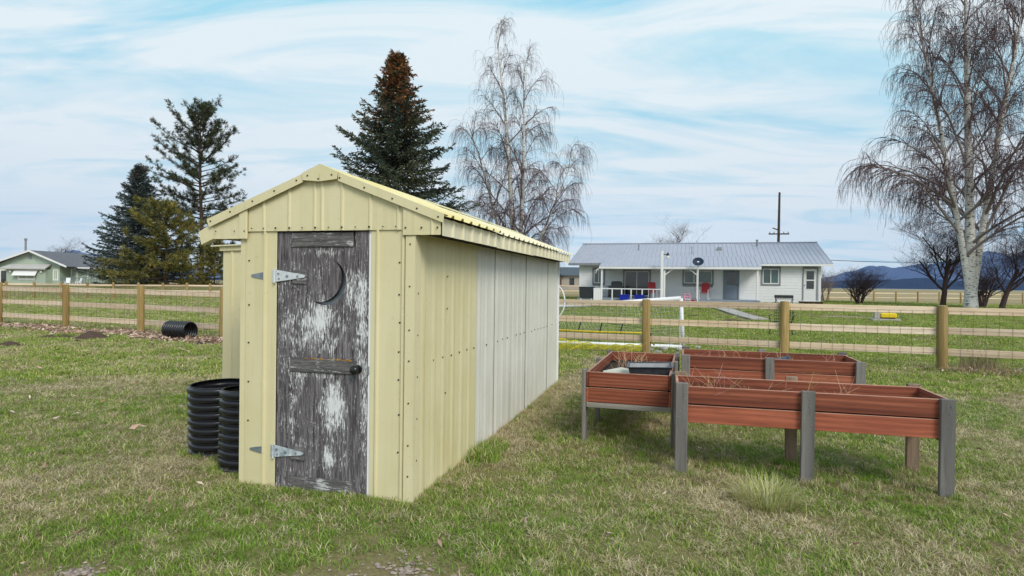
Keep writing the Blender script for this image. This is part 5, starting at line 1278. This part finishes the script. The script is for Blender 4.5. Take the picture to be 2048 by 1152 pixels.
SPB = [(.065, .088, .080), (.080, .105, .098), (.052, .070, .066), (.09, .115, .108)]
spruce((-41.0, 66, 1.0), 12.9, [(0, 6.2), (.06, 6.2), (.28, 5.0), (.58, 2.8), (.8, 1.5), (1, .15)], 'blue-green spruce beside the green house', 32, SPB, (.11, .085, .07), .82, .30, 1.15)
def pine(loc, H, label, seed, crown_from, Rmax, cols, prof, nwh=26, tuft=.34, dens=1.0, name='pine_tree', lower=None, trunk_r=.3):
    """long-needled pine: open limbs carrying tufts of needles at the ends of the twigs"""
    r = random.Random(seed); g = np.random.RandomState(seed); e = empty(name, loc, 0, label, 'tree'); tk = TubeSet(); br = TubeSet(); nd_ = TriSet(); cols = np.array(cols)
    zz = np.linspace(-.3, H, 14); tk.tube(np.stack([np.sin(zz * .3) * .14, np.cos(zz * .25) * .1, zz], 1), np.linspace(trunk_r, .03, 14), (1, 1, 1), 10)
    az = 0
    for w in range(nwh):
        t = crown_from + (1 - crown_from) * (w + r.random() * .6) / nwh; h = H * t
        for b in range(r.randint(3, 5)):
            az += 2.2 + r.uniform(-.6, .6); L = Rmax * prof(t) * r.choice((.45, .7, .9, 1.0, 1.25)) * r.uniform(.85, 1.1) + .25; el = rad(-8 + 66 * t * t) + r.uniform(-.25, .25)
            P = droop_path(r, (0, 0, h), (math.cos(az) * math.cos(el), math.sin(az) * math.cos(el), math.sin(el)), L, 5, -.35, .12); br.tube(P, np.linspace(.018 + .012 * L, .012, 6), (.055, .04, .032), 4)
            n = int((3 + L * 2.6) * dens); q, fw = along(P, .3 + .7 * g.rand(n)); d2 = nrm(fw + g.normal(0, .46, (n, 3)) + UP * .3); q2 = q + d2 * (.15 + .6 * g.rand(n))[:, None]
            for a_, b_ in zip(q, q2): br.tube(np.array([a_, b_]), [.012, .007], (.06, .04, .032), 3)
            cc = cols[g.randint(len(cols), size=n)] * (.6 + .8 * g.rand(n))[:, None]; m = 18; N_ = n * m; D2 = np.repeat(d2, m, 0)
            d3 = nrm(D2 * .75 + g.normal(0, .55, (N_, 3))); nd_.add(np.repeat(q2, m, 0) - D2 * (g.rand(N_) * .25)[:, None], d3, nrm(np.cross(d3, g.normal(0, 1, (N_, 3)))), tuft * (.6 + .55 * g.rand(N_)), .016 + .014 * g.rand(N_), np.repeat(cc, m, 0) * (.75 + .5 * g.rand(N_))[:, None])
    tk.build('trunk', m_bark_p, e); br.build('branches', m_twig, e); nd_.build('crown', m_needle, e); return e
PG = [(.050, .062, .030), (.064, .072, .034), (.080, .084, .034), (.042, .05, .028)]
pine((-36.3, 70, 1.0), 20.2, 'tall open pine rising above the spruce on the left', 41, .10, 5.4, PG, lambda t: float(np.interp(t, [0, .1, .3, .45, .6, .75, .9, 1], [.7, .75, .7, .8, 1.0, .86, .50, .14])), 40, .42, 1.8)
PY = [(.19, .175, .045), (.16, .155, .048), (.23, .185, .04), (.12, .125, .045)]
pine((-35.8, 62, .95), 7.6, 'yellowish olive young pine in front of the tall pine', 42, .05, 5.4, PY, lambda t: (1 - t) ** .45 * (.9 + .2 * math.sin(t * 11)), 22, .44, 2.2, trunk_r=.2)
pine((-31.5, 63.5, .9), 4.6, 'low olive pine sapling right of the tall pine trunk', 43, .05, 2.4, PY, lambda t: (1 - t) ** .6, 12, .34, 1.8, trunk_r=.1)

# ================================================================== GRASS, LEAVES, SOIL
def blades(n, rad_, hmin, hmax, w, cols, lean, flat, seed, out=False):
    r = np.random.RandomState(seed); V = []; F_ = []; C = []
    for i in range(n):
        a = r.rand() * 6.28; d = rad_ * math.sqrt(r.rand()); b = np.array([math.cos(a) * d, math.sin(a) * d, -.004])
        L = hmin + (hmax - hmin) * r.rand(); az = (a + r.normal(0, .5)) if out else r.rand() * 6.28; ln = abs(r.normal(0, lean)) + flat
        e = min(ln, 1.45); h0 = np.array([math.cos(az), math.sin(az), 0]); sd = np.array([-h0[1], h0[0], 0]) * w * (.7 + .6 * r.rand()) / 2
        p1 = b + (h0 * math.sin(e * .5) + UP * math.cos(e * .5)) * L * .5; p2 = p1 + (h0 * math.sin(e) + UP * max(math.cos(e), -.2)) * L * .5
        k = len(V); V += [b - sd, b + sd, p1 + sd * .8, p1 - sd * .8, p2]; F_ += [(k, k + 1, k + 2), (k, k + 2, k + 3), (k + 3, k + 2, k + 4)]
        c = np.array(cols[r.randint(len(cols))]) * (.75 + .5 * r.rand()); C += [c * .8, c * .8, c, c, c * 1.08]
    V = np.array(V); V[:, 2] = np.maximum(V[:, 2], -.004)
    return V, F_, np.array(C)
G1 = [(.185, .31, .040), (.225, .355, .050), (.28, .37, .070), (.15, .255, .036)]
G2 = [(.35, .38, .10), (.40, .395, .125), (.46, .42, .18), (.27, .33, .075)]
G3 = [(.56, .47, .29), (.64, .55, .36), (.49, .40, .24), (.34, .26, .16), (.70, .61, .43)]
tcol = bpy.data.collections.new('grass_tufts')
TUFTS = [(26, .055, .025, .060, .0042, G1, .75, .3), (26, .055, .03, .075, .0040, G1 + G2[:2] + G3[:1], .8, .3), (26, .06, .03, .07, .0040, G2 + G1[:1], .85, .4), (26, .065, .025, .065, .0038, G2 + G3 + G1[:1], .9, .45),
         (30, .07, .03, .085, .0036, G3, .5, .85), (30, .07, .03, .09, .0036, G3 + G2[2:3], .5, 1.0), (40, .06, .07, .16, .0052, G1 + G1 + G2[:1] + G3[:1], .45, .05), (40, .07, .08, .20, .0042, G3 + G2[1:3], .6, .15),
         (34, .10, .04, .08, .0080, G1 + G2[:2], .6, .15), (34, .10, .035, .07, .0080, G2 + G3[:2], .7, .25)]
for i, a in enumerate(TUFTS):
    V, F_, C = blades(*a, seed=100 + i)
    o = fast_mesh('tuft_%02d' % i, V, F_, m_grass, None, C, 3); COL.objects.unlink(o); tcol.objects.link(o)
def scatter(name, P, idx, rot, scl, label, kind='stuff'):
    me = bpy.data.meshes.new(name); me.vertices.add(len(P)); me.vertices.foreach_set('co', np.asarray(P, np.float32).ravel())
    a = me.attributes.new('idx', 'INT', 'POINT'); a.data.foreach_set('value', np.asarray(idx, np.int32))
    a = me.attributes.new('rot', 'FLOAT_VECTOR', 'POINT'); a.data.foreach_set('vector', np.asarray(rot, np.float32).ravel())
    a = me.attributes.new('scl', 'FLOAT_VECTOR', 'POINT'); a.data.foreach_set('vector', np.asarray(scl, np.float32).ravel())
    o = bpy.data.objects.new(name, me); COL.objects.link(o); md = o.modifiers.new('tufts', 'NODES')
    ng = bpy.data.node_groups.new(name + '_nodes', 'GeometryNodeTree'); ng.interface.new_socket('Geometry', in_out='INPUT', socket_type='NodeSocketGeometry'); ng.interface.new_socket('Geometry', in_out='OUTPUT', socket_type='NodeSocketGeometry')
    gi = ng.nodes.new('NodeGroupInput'); go = ng.nodes.new('NodeGroupOutput'); ip = ng.nodes.new('GeometryNodeInstanceOnPoints'); ci = ng.nodes.new('GeometryNodeCollectionInfo')
    ci.inputs['Collection'].default_value = tcol; ci.inputs['Separate Children'].default_value = True; ci.inputs['Reset Children'].default_value = True
    def na(n, t): q = ng.nodes.new('GeometryNodeInputNamedAttribute'); q.data_type = t; q.inputs['Name'].default_value = n; return [s for s in q.outputs if s.enabled and s.name == 'Attribute'][0]
    ng.links.new(gi.outputs[0], ip.inputs['Points']); ng.links.new(ci.outputs[0], ip.inputs['Instance']); ip.inputs['Pick Instance'].default_value = True
    ng.links.new(na('idx', 'INT'), ip.inputs['Instance Index']); e2r = ng.nodes.new('FunctionNodeEulerToRotation'); ng.links.new(na('rot', 'FLOAT_VECTOR'), e2r.inputs[0]); ng.links.new(e2r.outputs[0], ip.inputs['Rotation']); ng.links.new(na('scl', 'FLOAT_VECTOR'), ip.inputs['Scale'])
    ng.links.new(ip.outputs[0], go.inputs[0]); md.node_group = ng
    tag(o, label, 'grass', kind=kind); return o
rg = np.random.RandomState(77)
def inside_shed(x, y):
    dx_, dy_ = x - SH_O.x, y - SH_O.y; u = dx_ * math.cos(SH_A) + dy_ * math.sin(SH_A); v = -dx_ * math.sin(SH_A) + dy_ * math.cos(SH_A)
    return ((u > .03) & (u < WU - .02) & (v > .03) & (v < LV)) | ((u > -1.19) & (u <= .03) & (v > 1.24) & (v < LV))
def shed_uv(x, y):
    dx_, dy_ = x - SH_O.x, y - SH_O.y
    return dx_ * math.cos(SH_A) + dy_ * math.sin(SH_A), -dx_ * math.sin(SH_A) + dy_ * math.cos(SH_A)
GRAV = [(-.56, 3.30, .33), (-.95, 3.12, .28), (-2.3, 3.2, .16), (-.3, 3.15, .14)]
PX, PY_, SC, ID = [], [], [], []
MND = [(1700, 634, 1.0), (1650, 633, .9), (1385, 632, .55), (1468, 641, .6), (182, 676, .50), (128, 674, .36), (155, 684, .2), (98, 676, .36), (18, 692, .34), (412, 687, .34)]
MOUNDS = [(lambda p: (p.x, p.y, k))(on_ground(a, b)) for a, b, k in MND]
for y0, y1, den, sc in ((1.6, 3.0, 260, 1.0), (3.0, 5.2, 560, 1.0), (5.2, 9, 300, 1.12), (9, 16, 120, 1.45), (16, 30, 34, 2.0), (30, 58, 9, 3.0)):
    area_n = int(den * (y1 - y0) * 2 * (y1 * .87 + 2)); y = y0 + (y1 - y0) * rg.rand(area_n); x = (rg.rand(area_n) * 2 - 1) * (y1 * .87 + 2)
    m = (np.abs(x) < y * .87 + 2) & ~inside_shed(x, y); x, y = x[m], y[m]
    g = fbm(x, y, 1.15) * .65 + fbm(x, y, .38, 5) * .35           # patchiness of the sward
    u, v = shed_uv(x, y); green = (g - .5) * 3.4 + .50
    green += np.exp(-((x + 1.3) ** 2 / 1.6 + (y - 3.9) ** 2 / .5)) * .9                    # lush in front of the door
    green += np.exp(-((x - 2.6) ** 2 / 1.0 + (y - 5.1) ** 2 / .18)) * .55 + np.exp(-((x - 1.2) ** 2 / .5 + (y - 5.9) ** 2 / .3)) * .6
    green -= np.exp(-((x - 2.2) ** 2 / 1.6 + (y - 3.7) ** 2 / .35)) * .55 + np.exp(-((x + 2.9) ** 2 / 1.2 + (y - 4.6) ** 2 / .5)) * .55
    green -= np.where((u > WU) & (u < WU + .45) & (v > 1.2), .8, 0)
    green += np.where((y > 13.5) & (x > 0), 1.1, 0) + np.where((y > 9) & (x > 3), .4, 0)
    keep = np.ones(len(x), bool)
    pth = (y > 24.5) & (y < 41) & (np.abs((x - pa.x) - (qa.x - pa.x) * (y - pa.y) / (qa.y - pa.y) - .45) < .75); keep &= ~pth
    for mx_, my_, mr_ in MOUNDS: keep &= (x - mx_) ** 2 + (y - my_) ** 2 > mr_ ** 2
    if y0 >= 9: keep &= ~((np.abs(y - (zl(x) - .55 + .25 * np.sin(x * 1.7))) < .42) & (x < -4) & (rg.rand(len(x)) < .75))
    for gx_, gy_, gr_ in GRAV: keep &= ~(((x - gx_) ** 2 + (y - gy_) ** 2 * 1.6 < (gr_ * (.7 + .6 * vnoise(x, y, .12))) ** 2) & (rg.rand(len(x)) < .86))
    bare = fbm(x, y, .55, 9) > .66; keep &= ~(bare & (rg.rand(len(x)) < .55)); x, y, green = x[keep], y[keep], green[keep]
    q = green + rg.normal(0, .30, len(x)); idx = np.where(q > .85, 0, np.where(q > .55, 1, np.where(q > .22, 2, np.where(q > -.1, 3, 4 + (rg.rand(len(x)) < .5)))))
    straw = rg.rand(len(x)) < .20; idx = np.where(straw & (idx < 4), 4 + (rg.rand(len(x)) < .5), idx)
    if y0 >= 9: idx = np.where(idx <= 1, 8, np.where(idx <= 3, 9, idx))
    PX.append(x); PY_.append(y); ID.append(idx); s = sc * (.75 + .5 * rg.rand(len(x))) * np.where((idx < 2), 1.12, 1.0); SC.append(s)
# taller growth along the shed foot, culverts, legs and posts
def ring(x, y, n, r0, r1): a = rg.rand(n) * 6.28; rr = r0 + (r1 - r0) * rg.rand(n); return x + rr * np.cos(a), y + rr * np.sin(a)
ex, ey, ei, es = [], [], [], []
def addx(x, y, i, s): ex.append(x); ey.append(y); ei.append(i); es.append(s)
def shed_pt(u, v): return SH_O.x + math.cos(SH_A) * u - math.sin(SH_A) * v, SH_O.y + math.sin(SH_A) * u + math.cos(SH_A) * v
n = 150; u = rg.rand(n) * 1.5 - .05; xx, yy = shed_pt(u, -.04 - .09 * rg.rand(n) ** 1.5); addx(xx, yy, np.where(rg.rand(n) < .6, 6, 2), .3 + .28 * rg.rand(n))
n = 260; v = rg.rand(n) * 5.5; xx, yy = shed_pt(WU + .045 + .14 * rg.rand(n) ** 1.6, v); addx(xx, yy, np.where(rg.rand(n) < np.where(v > 1.4, .12, .5), 6, 7), .35 + .45 * rg.rand(n))
n = 46; xx, yy = shed_pt(WU + .06 + .22 * rg.rand(n), 1.0 + .55 * rg.rand(n)); addx(xx, yy, np.full(n, 6), .8 + .6 * rg.rand(n))
n = 120; xx, yy = shed_pt(WU + .2 + .5 * rg.rand(n), 2 + 3.4 * rg.rand(n)); addx(xx, yy, np.full(n, 7), .4 + .4 * rg.rand(n))
for cx, cy, rr in ((-2.665, 5.54, .27), (-2.205, 5.12, .27)): xx, yy = ring(cx, cy, 60, rr, rr + .1); addx(xx, yy, np.full(60, 6), .35 + .4 * rg.rand(60))
for bed, L, Wd in ((bedA, 1.935, .66), (bedB, 1.84, B_w), (bedC, (C_r - C_l).length, .82)):
    for fx in (0, .5, 1):
        for fy in (0, 1):
            p = bed_pt(bed, L * fx, Wd * fy, 0); xx, yy = ring(p.x, p.y, 14, .05, .12); addx(xx, yy, np.where(rg.rand(14) < .7, 6, 7), .35 + .4 * rg.rand(14))
    n = 170; fx = rg.rand(n) * L; fy = rg.rand(n) * (Wd + .3) - .2; q = [bed_pt(bed, a, b, 0) for a, b in zip(fx, fy)]; addx(np.array([p.x for p in q]), np.array([p.y for p in q]), np.where(rg.rand(n) < .72, 6, 7), .4 + .45 * rg.rand(n))
for (x, y) in ptsR + ptsL: xx, yy = ring(x, y, 26, .08, .3); addx(xx, yy, np.where(rg.rand(26) < .45, 6, 7), .6 + .7 * rg.rand(26))
for a, b in zip(ptsR[:-1], ptsR[1:]):
    n = 60; t = rg.rand(n); addx(a[0] + (b[0] - a[0]) * t + rg.normal(0, .18, n), a[1] + (b[1] - a[1]) * t + rg.normal(0, .15, n), np.where(rg.rand(n) < .4, 6, 7), .7 + .7 * rg.rand(n))
n = 260; xx = (rg.rand(n) * 2 - 1) * 4.5; yy = 3.1 + rg.rand(n) * 5; kk = ~inside_shed(xx, yy); addx(xx[kk], yy[kk], np.where(rg.rand(kk.sum()) < .75, 6, 7), .35 + .3 * rg.rand(kk.sum()))
px_ = np.concatenate(PX + ex); py_ = np.concatenate(PY_ + ey); idx = np.concatenate(ID + ei); s = np.concatenate(SC + es)
pz_ = gz(px_, py_) + np.clip(1 - np.hypot(px_, py_) / 60, 0, 1) * (fbm(px_, py_, 1.6) - .5) * .05 - .003
N = len(px_); rot = np.stack([rg.normal(0, .12, N), rg.normal(0, .12, N), rg.rand(N) * 6.28], 1); flat_ = np.interp(np.hypot(px_, py_), [0, 5, 9, 16, 30, 58], [.62, .62, .58, .5, .4, .3]); scl = np.stack([s, s, s * flat_ * (.75 + .5 * rg.rand(N))], 1)
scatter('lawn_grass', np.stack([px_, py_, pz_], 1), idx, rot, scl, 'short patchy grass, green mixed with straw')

# ornamental bunch grass and tall dead weeds at the fence
def bunch(name, p, n, r0, hmin, hmax, cols, lean, seed, label, w=.004, out=False):
    V, F_, C = blades(n, r0, hmin, hmax, w, cols, lean, .45 if out else .15, seed, out); o = fast_mesh(name, V, F_, m_grass, None, C, 3); o.location = p; tag(o, label, 'grass clump'); return o
tg = on_ground(1532, 1010)
bunch('grass_clump', (tg.x, tg.y, 0), 760, .20, .13, .27, [(.58, .54, .30), (.50, .50, .22), (.38, .42, .12), (.30, .36, .08), (.62, .57, .38)], .75, 5, 'pale straw-green bunch of grass below the nearest bed', .0045, True)
wp = on_ground(1955, 742)
bunch('grass_clump', wp, 260, .30, .3, .75, [(.42, .33, .2), (.50, .41, .27), (.33, .25, .15)], .45, 6, 'tall dead grass clump at the fence beside the right post', .006)
wp2 = on_ground(1965, 748); bunch('grass_clump', wp2, 420, .55, .1, .3, [(.30, .21, .13), (.24, .16, .1), (.4, .31, .2)], .9, 7, 'flattened brown dead weeds under the fence at the right', .007)
# ------------------------------------------------------------------ leaf litter along the left fence, pebbles, molehills
def leaf_verts(r, L):
    w = L * r.uniform(.3, .45); c = r.uniform(-.25, .5) * L
    return np.array([(-L / 2, 0, c * .5), (-L * .1, w / 2, c * .35), (L / 2, 0, c), (-L * .1, -w / 2, c * .35), (0, 0, 0)])
LC = [(.60, .41, .33), (.48, .31, .24), (.68, .52, .44), (.33, .20, .14), (.74, .60, .52)]
def litter(name, pts, L0, L1, seed, label, lift=.02):
    r = random.Random(seed); V = []; F_ = []; C = []
    for p in pts:
        v = leaf_verts(r, r.uniform(L0, L1)); Rm_ = np.array((Matrix.Rotation(r.uniform(0, 6.28), 3, 'Z') @ Matrix.Rotation(r.gauss(0, .45), 3, 'X') @ Matrix.Rotation(r.gauss(0, .35), 3, 'Y')))
        k = len(V) * 1; q = v @ Rm_.T + np.array(p) + np.array([0, 0, lift + r.uniform(0, .02)]); V += list(q); F_ += [(k, k + 1, k + 4), (k + 1, k + 2, k + 4), (k + 2, k + 3, k + 4), (k + 3, k, k + 4)]
        c = np.array(LC[r.randrange(len(LC))]) * r.uniform(.7, 1.3); C += [c] * 5
    o = fast_mesh(name, V, F_, m_leaf, None, C, 3); tag(o, label, 'leaves', kind='stuff'); return o
pts = []
r = random.Random(8)
for _ in range(7500):
    t = r.random(); X = -21 + 17 * t; Yv = zl(X) - .55 + r.gauss(0, .34) + .25 * math.sin(X * 1.7); dn = vnoise(X, Yv, .9)
    if r.random() < .25 + dn * .9: pts.append((X, Yv, gh_ if False else 0))
pz = gz(np.array([p[0] for p in pts]), np.array([p[1] for p in pts])); pts = [(p[0], p[1], z) for p, z in zip(pts, pz)]
litter('leaf_litter', pts, .08, .17, 3, 'drift of pinkish brown dead leaves along the left fence', .03)
pts = []
for _ in range(520):
    X = r.uniform(-9, 9); Yv = r.uniform(6, 14); u_, v_ = shed_uv(X, Yv)
    if (-1.4 < u_ < 1.6 and -.2 < v_ < 5.7) or vnoise(X, Yv, 1.1, 3) < .55: continue
    pts.append((X, Yv, gh(X, Yv)))
for _ in range(160):
    p = (r.gauss(8.9, .8), r.gauss(11.3, .25)); pts.append((p[0], p[1], gh(*p)))
litter('leaf_litter', pts, .06, .12, 4, 'thin scatter of dead leaves over the lawn', .05)
# single leaves that stand out
spots = [(90, 942), (45, 1140), (160, 1080), (60, 440 + 300), (205, 810), (100, 780), (25, 832), (320, 745), (225, 842), (150, 800), (340, 790), (1215, 1083), (1575, 1005), (1560, 950), (1400, 905), (1710, 1105), (1850, 870), (1905, 890), (240, 780), (60, 800), (120, 775), (300, 1010), (1690, 920), (1310, 930), (15, 905), (400, 975), (290, 700), (220, 705), (330, 690), (430, 695), (60, 700), (130, 710), (1750, 880), (1960, 905), (2010, 1040), (880, 1100), (1050, 1060), (1330, 1000), (30, 760)]
for i, (x, y) in enumerate(spots):
    rr = random.Random(i + 50); v = leaf_verts(rr, rr.uniform(.055, .095)); m_ = MB(); m_.v = [tuple(q) for q in v]; m_.f = [(0, 1, 4), (1, 2, 4), (2, 3, 4), (3, 0, 4)]
    c = LC[rr.randrange(5)]; o = fast_mesh_poly('fallen_leaf', m_, [c] * 5, m_leaf); p = on_ground(x, y); o.location = (p.x, p.y, p.z + .045); o.rotation_euler = (rr.gauss(0, .3), rr.gauss(0, .3), rr.uniform(0, 6.28)); o.scale = (1, 1, 1)
    tag(o, 'curled brown dead leaf lying singly on the lawn', 'leaf', 'single dead leaves on the lawn')
def pebbles(name, patches, n, label, seed):
    r = random.Random(seed); V = []; F_ = []; C = []
    base = [(0, 0, 1), (1, 0, .2), (.3, .95, .2), (-.8, .6, .1), (-.8, -.6, .25), (.3, -.95, .15)]; fc = [(0, 1, 2), (0, 2, 3), (0, 3, 4), (0, 4, 5), (0, 5, 1)]
    for _ in range(n):
        gx_, gy_, gr_ = patches[r.randrange(len(patches))]; a = r.uniform(0, 6.28); d = gr_ * abs(r.gauss(0, .55)); x = gx_ + math.cos(a) * d; y = gy_ + math.sin(a) * d * .8; s = r.uniform(.006, .017); k = len(V); z = gh(x, y) + .004 + (float(fbm(x, y, 1.6)) - .5) * .05
        rz = r.uniform(0, 6.28); cz, sz = math.cos(rz), math.sin(rz)
        for p in base: V.append((x + s * (p[0] * cz - p[1] * sz) * r.uniform(.8, 1.2), y + s * (p[0] * sz + p[1] * cz) * r.uniform(.8, 1.2), z + s * p[2] * .7))
        F_ += [tuple(i + k for i in f) for f in fc]; c = np.array(r.choice([(.46, .36, .30), (.36, .29, .25), (.50, .41, .37), (.29, .23, .19)])) * r.uniform(.8, 1.2); C += [c] * 6
    o = fast_mesh(name, V, F_, m_leaf, None, C, 3); tag(o, label, 'gravel', kind='stuff')
pebbles('gravel', [(-.56, 3.28, .24), (-.95, 3.10, .22), (-2.3, 3.2, .13), (-.3, 3.12, .12)], 620, 'small pinkish pebbles showing through the lawn at the bottom edge', 4)
def mound(x, y, rx, ry, h, seed, label, mat=None, cat='molehill', group='molehills along the left fence'):
    p = on_ground(x, y); V = []; F_ = []; nr, na_ = 9, 26
    for i in range(nr + 1):
        t = i / nr
        for k in range(na_):
            a = 2 * math.pi * k / na_; w = 1 + .35 * (float(vnoise(math.cos(a) * 2 + seed * 5, math.sin(a) * 2, .8)) - .5)
            X = rx * t * w * math.cos(a); Yv = ry * t * w * math.sin(a); V.append((X, Yv, h * (math.cos(t * math.pi) * .5 + .5) * (.7 + .6 * float(fbm(X * 1 + seed, Yv, .12))) - .03 * t))
    for i in range(nr):
        for k in range(na_): k2 = (k + 1) % na_; F_.append((i * na_ + k, i * na_ + k2, (i + 1) * na_ + k2, (i + 1) * na_ + k))
    o = fast_mesh('soil_mound', V, F_, mat or m_soilm, None, None, 4, True); o.location = p; tag(o, label, cat, group)
mound(182, 676, .50, .42, .17, 1, 'largest dark molehill in front of the leaf drift'); mound(128, 674, .42, .25, .05, 2, 'low dark molehill patch left of the largest one'); mound(155, 684, .2, .16, .05, 6, 'tiny dark molehill just in front of the largest one')
mound(98, 676, .42, .25, .07, 3, 'flat dark molehill left of the large one, near the second post'); mound(18, 692, .36, .3, .12, 4, 'dark molehill at the left edge of the picture'); mound(412, 687, .40, .25, .06, 5, 'low dark molehill right of the lying culvert')

m_bare = simple('pale_bare_soil', (.24, .17, .13), (.32, .24, .18), 3, .98, bmp=.6, fine=.3)
mound(1690, 634, 2.6, .9, .05, 11, 'long pale bare-soil patch on the lawn left of the yellow-lidded well cap', m_bare, 'soil patch', 'bare patches on the far lawn')
mound(1385, 632, .8, .5, .05, 12, 'small brown bare patch on the lawn right of the goal post', m_soilm, 'soil patch', 'bare patches on the far lawn')
mound(1462, 641, .9, .45, .05, 13, 'small brown bare patch on the lawn left of the concrete path', m_soilm, 'soil patch', 'bare patches on the far lawn')

# ================================================================== the air over the valley
hz = MB(); hz.box2((-18000, -420, -25), (18000, 14500, 1500)); hz = hz.build('haze', None)
hm = bpy.data.materials.new('valley_haze'); hm.use_nodes = True; hn = hm.node_tree; hn.nodes.remove(hn.nodes['Principled BSDF'])
pv = nd(hn, 'ShaderNodeVolumePrincipled', {'Color': (.52, .70, 1, 1), 'Density': 4e-5}); hn.links.new(pv.outputs[0], hn.nodes['Material Output'].inputs['Volume'])
hz.data.materials.append(hm); tag(hz, 'thin blue haze filling the valley air', 'haze', kind='stuff')
